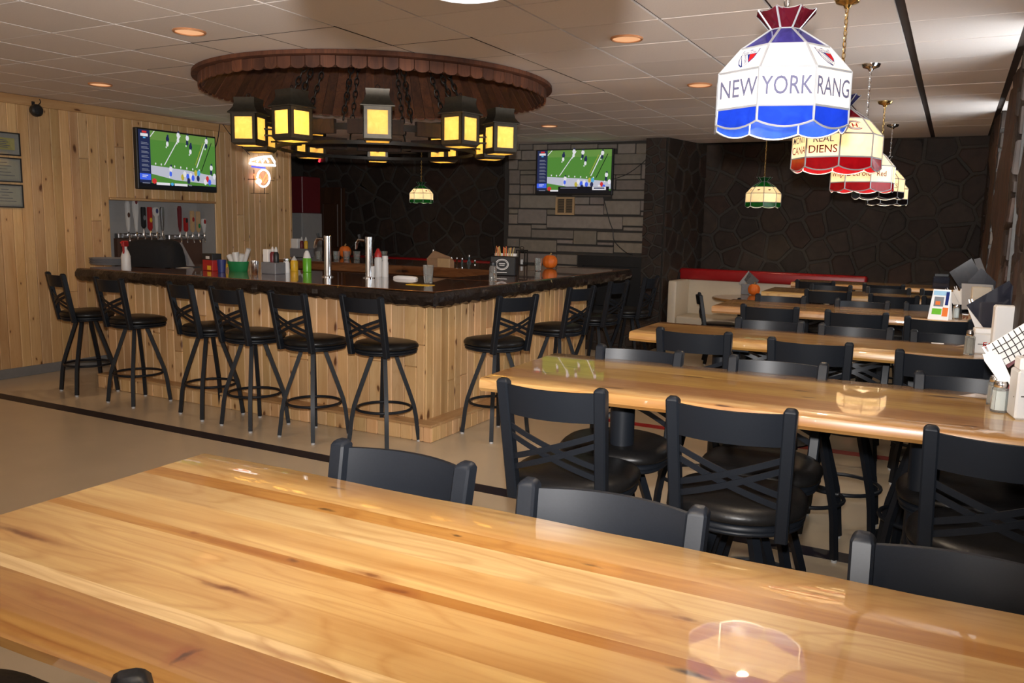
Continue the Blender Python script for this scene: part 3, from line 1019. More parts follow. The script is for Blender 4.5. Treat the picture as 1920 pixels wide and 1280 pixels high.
# booth along the far left stone wall, seen over the bar
b2 = thing('booth_bench', 'dark red topped booth bench along the far left stone wall', 'booth', (-8.1, 12.0, 0))
obj('backrest', MB().bev(-1.9, 1.9, 0.0, 0.12, 0.0, 0.93, b=0.02), M_RED_V, b2)
obj('top_pad', MB().bev(-1.9, 1.9, -0.04, 0.14, 0.92, 1.03, b=0.03, seg=2), M_RED_V, b2)
obj('seat', MB().bev(-1.9, 1.9, -0.5, 0.0, 0.34, 0.46, b=0.03, seg=2), M_CREAM, b2)
obj('base', MB().box(-1.9, 1.9, -0.44, 0.0, 0.0, 0.34), M_CREAM, b2)

# ================================================================== the bar
BT = 1.15
bar = thing('bar_counter', 'pine clad bar counter with a foot ledge along its base', 'bar counter', (-3.52, 5.27, 0))
BX0, BX1, BY0, BY1 = -7.25, -3.52, 5.27, 8.42      # panel faces


def L(x, y):
    return x - BX1, y - BY0


obj('carcass', MB().box(*L(BX0, 0)[:1], -0.02, 0.02, 0.45, 0.0, 1.035).box(-0.45, -0.02, 0.45, BY1 - BY0, 0.0, 1.035).box(BX0 - BX1, -0.45, BY1 - BY0 - 0.5, BY1 - BY0, 0, 1.035), M_BROWNP, bar, ang=0)
rg = random.Random(23)
board_run(bar, BX0 - BX1, -0.02, 0.13, 1.042, lambda a, b, c, d: (a, b, 0.0, 0.02, c, d), rg, 0.09, 0.12, 0.45)
board_run(bar, 0.0, BY1 - BY0, 0.13, 1.042, lambda a, b, c, d: (-0.02, 0.0, a, b, c, d), rg, 0.09, 0.12, 0.3)
# foot ledge
LD = 0.14
obj('ledge_top', MB().bev(BX0 - BX1, LD, -LD, 0.0, 0.118, 0.138, b=0.003), M_PINE_X, bar)
obj('ledge_top', MB().bev(0.0, LD, 0.0, BY1 - BY0, 0.118, 0.138, b=0.003), M_PINE_H, bar)
board_run(bar, BX0 - BX1, LD - 0.002, 0.0, 0.118, lambda a, b, c, d: (a, b, -LD + 0.004, -LD + 0.02, c, d), rg, 0.09, 0.13, 0.0)
board_run(bar, -LD + 0.02, BY1 - BY0, 0.0, 0.118, lambda a, b, c, d: (LD - 0.02, LD - 0.004, a, b, c, d), rg, 0.09, 0.13, 0.0)


def slab(name, label, x0, x1, y0, y1, edges, mat, seed):
    """thick bar top with rough bark edges on the sides named in edges"""
    cx, cy = (x0 + x1) / 2, (y0 + y1) / 2
    t = thing(name, label, 'counter', (cx, cy, BT - 0.11))
    obj('board', MB().bev(x0 - cx, x1 - cx, y0 - cy, y1 - cy, 0.0, 0.11, b=0.012), mat, t)
    rg = random.Random(seed)
    for e in edges:
        ax = 0 if e in 'sn' else 1
        a0, a1 = (x0 - cx, x1 - cx) if ax == 0 else (y0 - cy, y1 - cy)
        sgn = -1 if e in 'sw' else 1
        base = {'s': y0 - cy, 'n': y1 - cy, 'w': x0 - cx, 'e': x1 - cx}[e]
        n = int((a1 - a0) / 0.05)
        rings = []
        for i in range(n + 1):
            a = a0 + (a1 - a0) * i / n
            r = [rg.uniform(-0.010, 0.010) for _ in range(5)]
            sec = [(-0.004, 0.106), (0.012 + r[0] * 0.5, 0.098 + r[1] * 0.4), (0.024 + r[1], 0.07), (0.026 + r[2], 0.035), (0.016 + r[3], 0.004 + r[4]), (-0.01, -0.008 + r[4]), (-0.01, 0.02)]
            ring = []
            for (o, z) in sec:
                b = base + sgn * o
                ring.append((a, b, z) if ax == 0 else (b, a, z))
            rings.append(ring)
        obj('bark_edge', MB().loft(rings), M_BARK, t, ang=20)
    return t


slab('counter_slab', 'dark glossy live edge bar top along the bar front', -7.50, -3.37, 5.155, 6.45, 'swe', M_BARTOP, 1)
slab('counter_slab', 'dark glossy live edge bar top along the bar side', -4.12, -3.385, 6.455, 9.40, 'e', M_BARTOP_Y, 2)
slab('counter_slab', 'brown wooden bar top along the back of the bar', -7.60, -4.125, 7.95, 9.20, '', M_BARTOP, 3)
wl3 = thing('under_counter', 'steel work counter behind the bar side', 'counter', (-4.45, 7.2, 0))
obj('body', MB().box(-0.25, 0.28, -0.7, 0.74, 0.0, 0.90), M_STEEL, wl3, ang=0)
obj('worktop', MB().bev(-0.27, 0.29, -0.72, 0.745, 0.90, 0.94, b=0.006), M_STEEL, wl3)

# ================================================================== stained glass lamps
def chain(mb, a, b, ll=0.034, r=0.0022, w=0.009, mi=0):
    a, b = Vector(a), Vector(b)
    d = b - a
    n = max(2, int(d.length / (ll * 0.78)))
    t = d.normalized()
    s = t.orthogonal().normalized()
    q = t.cross(s)
    for i in range(n):
        c = a + d * ((i + 0.5) / n)
        e = s if i % 2 else q
        mb.tube([c + t * (math.cos(2 * math.pi * k / 10) * ll / 2) + e * (math.sin(2 * math.pi * k / 10) * w) for k in range(10)], r, 5, True, mi=mi, upv=s.cross(t) if i % 2 else s)


def stained_lamp(x, y, zb, rot, label, glassc, metal, texts, logo=None, k=1.0, watt=1.0, nwords=True):
    """eight sided shade: scalloped skirt, lettered band, sloping shoulder, coloured cone and flared crown"""
    t = thing('stained_glass_lamp', label, 'lamp', (x, y, zb), 0, 'stained glass pendant lamps')
    N = 8
    Rb, Rs, Rc, Rk = 0.236 * k, 0.158 * k, 0.050 * k, 0.104 * k
    z = [0.0, 0.062 * k, 0.184 * k, 0.272 * k, 0.346 * k, 0.408 * k]
    ang = [R(rot) + 2 * math.pi * (i + 0.5) / N for i in range(N)]

    def V(i, r, zz):
        a = ang[i % N]
        return Vector((r * math.cos(a), r * math.sin(a), zz))
    skirt, white, cone, crown = glassc
    th = 0.0025
    came = MB()
    for i in range(N):
        j = i + 1
        out = (V(i, 1, 0) + V(j, 1, 0)).normalized()
        # scalloped skirt pane
        lo = []
        for q in range(9):
            s = q / 8
            lo.append(V(i, Rb * 1.01, 0).lerp(V(j, Rb * 1.01, 0), s) + Vector((0, 0, -0.020 * k * 4 * s * (1 - s) + 0.012 * k)))
        pts = [V(i, Rb, z[1])] + lo + [V(j, Rb, z[1])]
        obj('skirt_pane', MB().prism(pts, -out * th), skirt, t, ang=0)
        came.tube(lo, 0.0036 * k, 5)
        obj('band_pane', MB().prism([V(i, Rb, z[1]), V(j, Rb, z[1]), V(j, Rb, z[2]), V(i, Rb, z[2])], -out * th), white, t, ang=0)
        obj('shoulder_pane', MB().prism([V(i, Rb, z[2]), V(j, Rb, z[2]), V(j, Rs, z[3]), V(i, Rs, z[3])], -out * th), white, t, ang=0)
        obj('cone_pane', MB().prism([V(i, Rs, z[3]), V(j, Rs, z[3]), V(j, Rc, z[4]), V(i, Rc, z[4])], -out * th), cone, t, ang=0)
        hi = [V(i, Rk, z[5]).lerp(V(j, Rk, z[5]), q / 4) - Vector((0, 0, 0.010 * k * 4 * (q / 4) * (1 - q / 4))) for q in range(5)]
        obj('crown_pane', MB().prism([V(i, Rc, z[4]), V(j, Rc, z[4])] + hi[::-1], out * th), crown, t, ang=0)
        came.tube(hi, 0.002 * k, 5)
        for (r0, z0, r1, z1) in ((Rb, z[0] + 0.012 * k, Rb, z[1]), (Rb, z[1], Rb, z[2]), (Rb, z[2], Rs, z[3]), (Rs, z[3], Rc, z[4]), (Rc, z[4], Rk, z[5])):
            came.tube([V(i, r0, z0), V(i, r1, z1)], 0.0045 * k, 6)
        for (r0, z0) in ((Rb, z[1]), (Rb, z[2]), (Rs, z[3]), (Rc, z[4])):
            came.tube([V(i, r0, z0), V(j, r0, z0)], 0.0042 * k, 6)
    obj('lead_came', came, M_LEAD, t)
    # lettering lies flat on the glass
    if texts:
        for (i, body, size, dz, mat) in texts:
            out = (V(i, 1, 0) + V(i + 1, 1, 0)).normalized()
            c = V(i, Rb, 0).lerp(V(i + 1, Rb, 0), 0.5) + out * 0.0015
            c.z = (z[1] + z[2]) / 2 + dz * k
            mb = MB()
            lettering(mb, body, size * k, c, Vector((-out.y, out.x, 0)), (0, 0, 1), fit=0.165 * k)
            obj('lettering', mb, mat, t, ang=0)
    if logo:
        for (i, kind) in logo:
            out = (V(i, 1, 0) + V(i + 1, 1, 0)).normalized()
            a_, b_ = V(i, Rb, z[2]).lerp(V(i + 1, Rb, z[2]), 0.5), V(i, Rs, z[3]).lerp(V(i + 1, Rs, z[3]), 0.5)
            v = (b_ - a_).normalized()
            u = Vector((-out.y, out.x, 0))
            nn = u.cross(v)
            c = a_.lerp(b_, 0.5) + nn * 0.002
            mb = MB()
            if kind == 'shield':
                def S2(pts, mi, lift):
                    mb.poly([c + u * (p[0] * 0.036) + v * (p[1] * 0.038) + nn * lift for p in pts], mi)
                S2([(-0.98, 1.0), (-0.5, 0.86), (0, 1.0), (0.5, 0.86), (0.98, 1.0), (0.86, -0.1), (0.5, -0.72), (0, -1.08), (-0.5, -0.72), (-0.86, -0.1)], 0, 0)
                S2([(-0.88, 0.88), (0.88, 0.88), (0.86, 0.48), (-0.86, 0.48)], 2, 0.0004)
                S2([(0.1, 0.44), (0.84, 0.44), (0.76, -0.1), (0.5, -0.5)], 1, 0.0004)
                S2([(-0.84, 0.44), (-0.2, 0.44), (0.56, -0.62), (0.12, -0.98)], 2, 0.0004)
                S2([(-0.82, 0.34), (-0.76, -0.1), (-0.45, -0.62), (-0.05, -0.92)], 2, 0.0004)
                lettering(mb, 'NEW YORK', 0.013, c + v * 0.0235 + nn * 0.0008, u, v, 0, fit=0.054)
                dgn = (u * 0.76 - v * 1.3).normalized()
                lettering(mb, 'RANGERS', 0.012, c + u * -0.003 - v * 0.004 + nn * 0.0008, dgn, nn.cross(dgn), 0, fit=0.048)
                obj('team_shield', mb, [M_TXT_B, M_PRED, M_WHITE], t, ang=0)
            elif kind == 'club':
                n = 26
                for (r0, r1, mi, lift) in ((0.62, 1.0, 0, 0.0), (0.70, 0.92, 1, 0.0004)):
                    pts = []
                    for q in range(n + 1):
                        a = R(38 + 284 * q / n)
                        pts.append((1.25 * math.cos(a), 0.8 * math.sin(a)))
                    for q in range(n):
                        quad = [(pts[q][0] * r0, pts[q][1] * r0), (pts[q][0] * r1, pts[q][1] * r1), (pts[q + 1][0] * r1, pts[q + 1][1] * r1), (pts[q + 1][0] * r0, pts[q + 1][1] * r0)]
                        mb.poly([c + u * (p[0] * 0.036) + v * (p[1] * 0.040) + nn * lift for p in quad], mi)
                for sx in (-0.3, 0.3):
                    mb.poly([c + u * ((sx + a) * 0.036) + v * (b * 0.036) for a, b in ((-.1, -.35), (.1, -.35), (.1, .35), (-.1, .35))], 0)
                mb.poly([c + u * (a * 0.036) + v * (b * 0.036) for a, b in ((-.3, -.07), (.3, -.07), (.3, .07), (-.3, .07))], 0)
                obj('club_emblem', mb, [M_PRED, M_WHITE], t, ang=0)
            else:
                for (dx, dy, rx, ry) in ((0, 0, 0.016, 0.010), (0.012, 0.006, 0.008, 0.006)):
                    mb.poly([c + u * (dx + rx * math.cos(a)) + v * (dy + ry * math.sin(a)) + nn * (0.0004 if dx else 0) for a in [2 * math.pi * q / 12 for q in range(12)]])
                obj('printed_mark', mb, M_TXT_R, t, ang=0)
    obj('socket', MB().lathe([(0.012, z[3]), (0.018, z[3] + 0.01), (0.018, z[4]), (0.008, z[4] + 0.03), (0.006, z[5])], 12), metal, t)
    obj('bulb', MB().lathe([(0.010, z[3]), (0.022, z[3] - 0.03), (0.03, z[3] - 0.055), (0.022, z[3] - 0.08), (0.004, z[3] - 0.09)], 12), M_BULB2, t)
    zc = CEIL - zb
    mb = MB()
    chain(mb, (0, 0, z[5] - 0.01), (0, 0, zc - 0.045))
    obj('chain', mb, metal, t)
    obj('cord', MB().tube([(0.004, 0.003, z[5]), (-0.004, 0.002, (z[5] + zc) / 2), (0.003, -0.003, zc - 0.02)], 0.002, 5), metal, t)
    obj('ceiling_canopy', MB().lathe([(0.012, zc - 0.05), (0.02, zc - 0.035), (0.055, zc - 0.022), (0.065, zc - 0.004), (0.065, zc - 0.001)], 24), metal, t)
    light('lamp_bulb_light', 'POINT', (0, 0, z[2] * 0.75), LAMP_W * watt, (1.0, 0.80, 0.56), 0.03, t)
    return t


M_BULB2 = glow('lamp bulb', (1.0, 0.85, 0.62), 6.0)
G_CREAM = pane('opal cream glass', (1.0, 0.90, 0.72), (1.0, 0.93, 0.80))
G_WHITE = pane('opal white glass', (0.98, 0.95, 0.90), (1.0, 0.97, 0.94))
G_BLUE = pane('royal blue glass', (0.012, 0.05, 0.42), (0.03, 0.10, 0.60))
G_NAVY = pane('deep blue glass', (0.05, 0.045, 0.20), (0.10, 0.09, 0.32))
G_RED = pane('red glass', (0.26, 0.006, 0.012), (0.36, 0.012, 0.02))
G_MAROON = pane('maroon glass', (0.14, 0.01, 0.02), (0.20, 0.015, 0.03))
G_BLACKG = pane('black glass', (0.012, 0.010, 0.010), (0.03, 0.02, 0.02))
G_GREEN = pane('green glass', (0.015, 0.12, 0.03), (0.03, 0.20, 0.05))
LX = -0.585
FACE = -62.2 - 0.5 * 0      # direction from the lamps towards the camera side
stained_lamp(-0.61, 1.0, 2.0215, -59, 'stained glass lamp hanging overhead at the top edge, only its rim showing', (G_CREAM, G_CREAM, G_MAROON, G_MAROON), M_CHROME, None, None, 0.93)


def face_to_cam(x, y):
    return math.degrees(math.atan2(-y, -x))


f1 = face_to_cam(LX, 2.92)
stained_lamp(-0.552, 2.92, 1.99, f1 + 4, 'blue and white stained glass lamp lettered NEW YORK RANGERS', (G_BLUE, G_WHITE, G_NAVY, G_MAROON), M_CHROME,
             [(6, 'NEW', 0.085, 0.0, M_TXT_G), (7, 'YORK', 0.085, 0.0, M_TXT_G), (0, 'RANG', 0.085, 0.0, M_TXT_G), (1, 'ERS', 0.085, 0.0, M_TXT_G)], [(6, 'shield'), (0, 'shield')], 0.93, 0.95)
f2 = face_to_cam(-0.60, 4.68)
stained_lamp(-0.585, 4.68, 1.972, f2 - 19, 'cream and red stained glass lamp lettered MONTREAL CANADIENS', (G_RED, G_CREAM, G_MAROON, G_NAVY), M_BRASS,
             [(6, 'MONT', 0.05, 0.033, M_TXT_G), (6, 'CANA', 0.058, -0.022, M_TXT_R), (7, 'REAL', 0.05, 0.033, M_TXT_G), (7, 'DIENS', 0.058, -0.022, M_TXT_R)], [(0, 'club'), (6, 'club')], 0.93, 0.8)
f3 = face_to_cam(-0.63, 6.55)
stained_lamp(-0.63, 6.55, 1.945, f3 - 8, 'cream and red stained glass lamp lettered Detroit Red Wings', (G_RED, G_CREAM, G_MAROON, G_MAROON), M_CHROME,
             [(6, 'Wings', 0.055, 0.0, M_TXT_R), (7, 'Detroit', 0.055, 0.0, M_TXT_R), (0, 'Red', 0.055, 0.0, M_TXT_R)], None, 0.93, 0.8)
f4 = face_to_cam(-0.67, 8.45)
stained_lamp(-0.67, 8.45, 1.96, f4 - 20, 'cream and black stained glass lamp lettered BLACKHAWKS', (G_BLACKG, G_CREAM, G_MAROON, G_BLACKG), M_BRASS,
             [(7, 'BLACK', 0.062, -0.01, M_TXT_K), (0, 'HAWKS', 0.062, -0.01, M_TXT_K), (7, 'CHICAGO', 0.035, 0.038, M_TXT_R)], None, 0.93, 0.8)
stained_lamp(-0.72, 10.3, 1.955, -80, 'farthest stained glass lamp in the row, black scalloped rim low behind the others', (G_BLACKG, G_CREAM, G_NAVY, G_BLACKG), M_CHROME, None, None, 0.93, 0.7)
gp = PY(1430, 388, 11.0)
stained_lamp(gp.x, 11.0, gp.z, -100, 'cream and green stained glass lamp over the round table', (G_GREEN, G_CREAM, G_GREEN, G_GREEN), M_BRASS, None, [(6, 'm'), (7, 'm'), (0, 'm')], 0.92, 0.5)
gp = PY(790, 380, 11.2)
stained_lamp(gp.x, 11.2, gp.z, -70, 'cream and green stained glass lamp in the dark far left corner', (G_GREEN, G_CREAM, G_GREEN, G_GREEN), M_BRASS, None, [(6, 'm'), (0, 'm')], 0.80, 0.35)

# ================================================================== recessed ceiling lights
DLAB = ['copper recessed ceiling light at the left front', 'copper recessed ceiling light at the far left by the pine wall', 'copper recessed ceiling light between the bar and the hanging lamps',
        'copper recessed ceiling light left of the blue lamp', 'small far copper recessed ceiling light right of the round canopy']
for lab, (px, py) in zip(DLAB, ((355, 59), (188, 158), (1175, 72), (1312, 159), (1030, 236))):
    p = PZ(px, py, CEIL)
    t = thing('recessed_light', lab, 'ceiling light', (p.x, p.y, CEIL), 0, 'recessed ceiling lights')
    obj('trim_ring', MB().tube([(0.095 * math.cos(2 * math.pi * q / 32), 0.095 * math.sin(2 * math.pi * q / 32), -0.002) for q in range(32)], 0.008, 6, True), M_COPPER, t)
    obj('reflector', MB().lathe([(0.09, -0.003), (0.05, -0.0015), (0.02, -0.001)], 32), M_REFL_GLOW, t)  # bulb light on the copper put in as the reflector's own glow
    light('recessed_light_beam', 'SPOT', (0, 0, -0.012), DOWN_W, (1.0, 0.66, 0.40), 0.07, t, (0, 0, -1), R(150), 0.6).visible_glossy = False

# ================================================================== shingled round canopy with its lantern chandelier
can = thing('shingled_canopy', 'round brown board lined ceiling cupola with a shingled rim above the bar', 'canopy', (CC.x, CC.y, CEIL))
circ = lambda r, zz, n=96: [(r * math.cos(2 * math.pi * q / n), r * math.sin(2 * math.pi * q / n), zz) for q in range(n)]
obj('rim_band', MB().loft([circ(RC - 0.03, -0.001), circ(RC + 0.06, -0.001), circ(RC + 0.062, -0.03), circ(RC - 0.03, -0.034), circ(RC - 0.03, -0.001)], cap=False), M_SHINGLE, can, color=(1.6, 1.4, 1.3))
NS = 84
rg = random.Random(8)
wdt = 2 * math.pi * RC / NS * 0.95
prof = [(-wdt / 2, 0), (wdt / 2, 0), (wdt / 2, -0.062), (wdt * 0.30, -0.078), (0, -0.083), (-wdt * 0.30, -0.078), (-wdt / 2, -0.062)]
sh_me = MB().prism([(x, 0.0, z) for x, z in prof], (0, -0.012, 0)).mesh('shingle', M_SHINGLE, 0)
bw = math.pi / NS
r0_, r1_, z0_, z1_ = RC - 0.02, 0.60, -0.105, 1.15      # boards climb from the rim towards the top of the cupola
brd_me = MB().prism([(r1_ * math.sin(-bw), -r1_ * math.cos(bw), z1_), (r1_ * math.sin(bw), -r1_ * math.cos(bw), z1_), (r0_ * math.sin(bw * 0.96), -r0_ * math.cos(bw), z0_), (r0_ * math.sin(-bw * 0.96), -r0_ * math.cos(bw), z0_)], (0, -0.010, 0.008)).mesh('lining_board', M_SHINGLE, 0)
for q in range(NS):
    a = 2 * math.pi * (q + 0.5) / NS
    k = rg.uniform(0.75, 1.5)
    put('shingle', sh_me, can, (RC * math.sin(a), -RC * math.cos(a), -0.034 - 0.004 * rg.random()), a, (k * 1.3, k * 1.15, k * 1.1))
    k = rg.uniform(0.6, 1.3)
    put('lining_board', brd_me, can, (0, 0, -0.004 * rg.random()), a, (k, k * 0.95, k * 0.9))
obj('cupola_shell', MB().loft([circ(RC + 0.02, -0.03), circ(0.64, 1.19), circ(0.02, 1.20)], cap=False), M_DARKWALL, can)
obj('hub', MB().lathe([(0.40, 1.10), (0.40, 1.04), (0.30, 1.00), (0.1, 0.99)], 32), M_SHINGLE, can)

ZL = 2.385       # middle of the lantern panes
ch = thing('ring_chandelier', 'dark wooden ring hung on iron chains under the round canopy', 'chandelier', (CC.x, CC.y, ZL))
RR = 0.85
for q in range(10):
    a0, a1 = 2 * math.pi * (q + 0.10) / 10, 2 * math.pi * (q + 0.90) / 10
    rings = []
    for s in range(5):
        a = a0 + (a1 - a0) * s / 4
        rings.append([(r * math.cos(a), r * math.sin(a), zz) for r, zz in ((RR - 0.025, -0.055), (RR + 0.025, -0.055), (RR + 0.025, 0.055), (RR - 0.025, 0.055))])
    obj('ring_block', MB().loft(rings), M_TIMBER, ch, color=(0.35, 0.35, 0.35), ang=20)
obj('iron_hoop', MB().tube([(RR * math.cos(2 * math.pi * q / 48), RR * math.sin(2 * math.pi * q / 48), 0.0) for q in range(48)], 0, rect=(0.02, 0.05), closed=True), M_IRON, ch)
obj('iron_hoop', MB().tube([(RR * math.cos(2 * math.pi * q / 48), RR * math.sin(2 * math.pi * q / 48), -0.12) for q in range(48)], 0, rect=(0.02, 0.028), closed=True), M_IRON, ch)
aim = math.atan2(-cd.y, -cd.x)
for q in range(10):
    a = aim + 2 * math.pi * (q + 0.5) / 10
    mb = MB()
    chain(mb, (RR * math.cos(a), RR * math.sin(a), 0.05), (0.22 * math.cos(a), 0.22 * math.sin(a), CEIL - ZL + 1.0), 0.075, 0.006, 0.02)
    obj('chain', mb, M_IRON, ch)
G_AMBER = pane('amber lantern glass', (0.95, 0.70, 0.27), (1.0, 0.84, 0.46))


def lantern_parts():
    hw, zt, zb = 0.107, 0.115, -0.115
    ms = []
    fr = MB()
    b = 0.032
    for s in range(4):
        c, n = math.cos(s * math.pi / 2), math.sin(s * math.pi / 2)

        def Q(x, d, z):
            return (x * c - d * n, x * n + d * c, z)
        for (x0, x1, z0, z1) in ((-hw, -hw + b, zb, zt), (hw - b, hw, zb, zt), (-hw + b, hw - b, zb, zb + 0.026), (-hw + b, hw - b, zt - 0.03, zt)):
            fr.prism([Q(x0, hw, z0), Q(x1, hw, z0), Q(x1, hw, z1), Q(x0, hw, z1)], Vector(Q(0, -0.008, 0)))
        ms.append(('pane', MB().prism([Q(-hw + b, hw - 0.005, zb + 0.026), Q(hw - b, hw - 0.005, zb + 0.026), Q(hw - b, hw - 0.005, zt - 0.03), Q(-hw + b, hw - 0.005, zt - 0.03)], Vector(Q(0, -0.002, 0))).mesh('pane', G_AMBER, 0)))
    ms.append(('frame', fr.mesh('frame', M_LANT, 0)))
    sq = lambda h, z: [(-h, -h, z), (h, -h, z), (h, h, z), (-h, h, z)]
    bt = MB().loft([sq(hw - 0.02, zb - 0.022), sq(hw - 0.004, zb - 0.004), sq(hw - 0.004, zb)], cap=False)
    ms.append(('bottom_frame', bt.mesh('bottom_frame', M_LANT, 0)))
    ms.append(('bottom_pane', MB().prism(sq(hw - 0.021, zb - 0.021), (0, 0, 0.003)).mesh('bottom_pane', G_AMBER, 0)))
    rf = MB().loft([sq(hw + 0.018, zt - 0.004), sq(hw + 0.02, zt + 0.004), sq(hw + 0.004, zt + 0.022), sq(hw - 0.014, zt + 0.05), sq(hw - 0.022, zt + 0.085), sq(hw - 0.018, zt + 0.125), sq(hw - 0.03, zt + 0.128)])
    ms.append(('roof', rf.mesh('roof', M_LANT, 45)))
    ms.append(('hook_ring', MB().tube([(0.016 * math.cos(2 * math.pi * q / 14), 0, zt + 0.145 + 0.018 * math.sin(2 * math.pi * q / 14)) for q in range(14)], 0.003, 6, True).mesh('hook_ring', M_IRON)))
    ms.append(('bracket', MB().box(-0.012, 0.012, -0.24, -hw + 0.03, 0.0, 0.012).box(-0.012, 0.012, -0.24, -hw + 0.03, -0.05, -0.038).mesh('bracket', M_IRON, 0)))
    return ms


LANT = lantern_parts()
RL = 1.09
WHERE = {0: 'centre front of the chandelier', 1: 'front right of the chandelier', 2: 'right end of the chandelier', 3: 'right rear of the chandelier', 4: 'rear just right of centre',
         5: 'far rear of the chandelier', 6: 'rear just left of centre', 7: 'left rear of the chandelier', 8: 'front left of the chandelier beside its leftmost', 9: 'left of the centre front lantern'}
WHERE[8], WHERE[9] = 'left end of the chandelier', 'front left of the chandelier'
for q in range(10):
    a = aim + 2 * math.pi * q / 10
    rz = a - math.pi / 2 + {1: R(8), 9: R(-8), 2: R(-55), 8: R(55)}.get(q, 0)
    t = thing('lantern', 'square amber glass lantern at the %s' % WHERE[q], 'lantern', (CC.x + RL * math.cos(a), CC.y + RL * math.sin(a), ZL), rz, 'lanterns of the chandelier')
    for n, me in LANT:
        put(n, me, t, rz=-{1: R(8), 9: R(-8), 2: R(-55), 8: R(55)}.get(q, 0) if n == 'bracket' else 0.0)
    light('lantern_bulb_light', 'POINT', (0, 0, 0.01), LANTERN_W, (1.0, 0.84, 0.52), 0.022, t)

# ================================================================== televisions
def scr(name, col, k=1.0):
    return glow('screen ' + name, col, k)


SCR = {n: scr(n, c, k) for n, c, k in [('green', (0.10, 0.30, 0.05), 0.6), ('turf', (0.16, 0.34, 0.07), 0.6), ('white', (0.75, 0.75, 0.8), 0.8), ('band', (0.50, 0.52, 0.62), 0.8), ('navy', (0.02, 0.03, 0.10), 0.6),
                                       ('black', (0.006, 0.007, 0.012), 0.5), ('grey', (0.20, 0.22, 0.30), 0.7), ('blue', (0.05, 0.12, 0.75), 0.9), ('red', (0.55, 0.03, 0.03), 0.9), ('yellow', (0.50, 0.42, 0.05), 0.8), ('sky', (0.08, 0.35, 0.65), 0.9)]}
SN = list(SCR)


def football_screen(org, u, v, w, h, nrm, ticker):
    mb = MB()

    def q(pts, c, lv):
        mb.poly([Vector(org) + Vector(u) * (a * w) + Vector(v) * ((1 - b) * h) + Vector(nrm) * (lv * 0.0004) for a, b in pts], SN.index(c))

    def rc(a0, b0, a1, b1, c, lv):
        q([(a0, b1), (a1, b1), (a1, b0), (a0, b0)], c, lv)

    def ln(a0, b0, a1, b1, t, c, lv):
        q([(a0 - t, b0), (a0 + t, b0), (a1 + t, b1), (a1 - t, b1)][::-1], c, lv)

    def blob(a, b, ra, rb, c, lv):
        q([(a + ra * math.cos(-k * math.pi / 4), b + rb * math.sin(-k * math.pi / 4)) for k in range(8)], c, lv)
    rc(0, 0, 1, 1, 'black', 0)
    rc(0.14, 0.0, 1, 0.94, 'green', 1)
    rc(0.14, 0.0, 1, 0.16, 'turf', 1.5)
    ln(0.20, 0.0, 0.14, 0.12, 0.006, 'white', 2)
    ln(0.53, 0.03, 0.31, 0.60, 0.006, 'white', 2)
    ln(0.83, 0.12, 0.72, 0.55, 0.003, 'yellow', 2)
    ln(0.86, 0.12, 0.735, 0.60, 0.007, 'white', 2)
    ln(0.95, 0.10, 0.80, 0.66, 0.005, 'black', 2)
    q([(0.14, 0.77), (0.45, 0.86), (1, 0.90), (1, 0.74), (0.6, 0.66), (0.14, 0.62)][::1], 'band', 3)
    for a in (0.2, 0.27, 0.44, 0.52, 0.6, 0.68, 0.77):
        blob(a, 0.585 + 0.10 * (a - 0.2), 0.008, 0.022, 'white', 4)
    for (a, b, c1, c2) in ((0.36, 0.12, 'navy', 'white'), (0.66, 0.22, 'navy', 'white'), (0.62, 0.06, 'white', 'navy'), (0.88, 0.08, 'white', 'navy'), (0.94, 0.58, 'white', 'navy'), (0.39, 0.66, 'white', 'blue'), (0.5, 0.03, 'white', 'white')):
        blob(a, b, 0.022, 0.055, c1, 5)
        blob(a - 0.004, b + 0.09, 0.017, 0.05, c2, 5)
        blob(a - 0.02, b + 0.15, 0.008, 0.018, 'white', 5)
        blob(a + 0.004, b - 0.06, 0.012, 0.022, 'navy', 5)
    for i, (a, b, c1) in enumerate(((0.54, 0.80, 'yellow'), (0.57, 0.74, 'white'), (0.61, 0.78, 'blue'), (0.65, 0.76, 'white'), (0.68, 0.80, 'blue'), (0.72, 0.70, 'yellow'), (0.76, 0.70, 'sky'), (0.75, 0.80, 'navy'), (0.88, 0.80, 'red'), (0.62, 0.86, 'navy'), (0.91, 0.86, 'blue'), (0.98, 0.74, 'white'), (0.85, 0.86, 'white'))):
        blob(a, b, 0.022, 0.06, c1, 6 + 0.1 * i)
    rc(0, 0, 0.14, 1, 'navy', 8)
    rc(0.045, 0.02, 0.10, 0.055, 'red', 9)
    rc(0.025, 0.065, 0.115, 0.115, 'white', 9)
    rc(0.055, 0.125, 0.085, 0.15, 'sky', 9)
    for k in range(7):
        b = 0.22 + k * 0.078
        rc(0.03, b, 0.105, b + 0.012, 'grey', 9)
        rc(0.03, b + 0.024, 0.12, b + 0.036, 'grey', 9)
    rc(0.0, 0.775, 0.135, 0.885, 'blue', 9)
    rc(0.03, 0.80, 0.10, 0.812, 'white', 10)
    rc(0.03, 0.83, 0.08, 0.842, 'white', 10)
    rc(0.0, 0.94, 1, 1, 'black', 9)
    rc(0.03, 0.935, 0.12, 0.95, 'grey', 11)
    blob(0.175, 0.90, 0.03, 0.05, 'red', 11)
    if ticker:
        rc(0.20, 0.92, 0.37, 0.965, 'white', 12)
        blob(0.40, 0.94, 0.02, 0.03, 'sky', 12)
        rc(0.43, 0.92, 0.60, 0.965, 'white', 12)
        rc(0.62, 0.93, 0.66, 0.955, 'grey', 12)
    else:
        rc(0.30, 0.85, 0.98, 0.985, 'black', 12)
        rc(0.33, 0.875, 0.56, 0.893, 'grey', 13)
        rc(0.76, 0.855, 0.94, 0.93, 'white', 13)
        rc(0.78, 0.872, 0.92, 0.90, 'navy', 14)
        rc(0.19, 0.93, 0.30, 0.965, 'white', 13)
    return mb


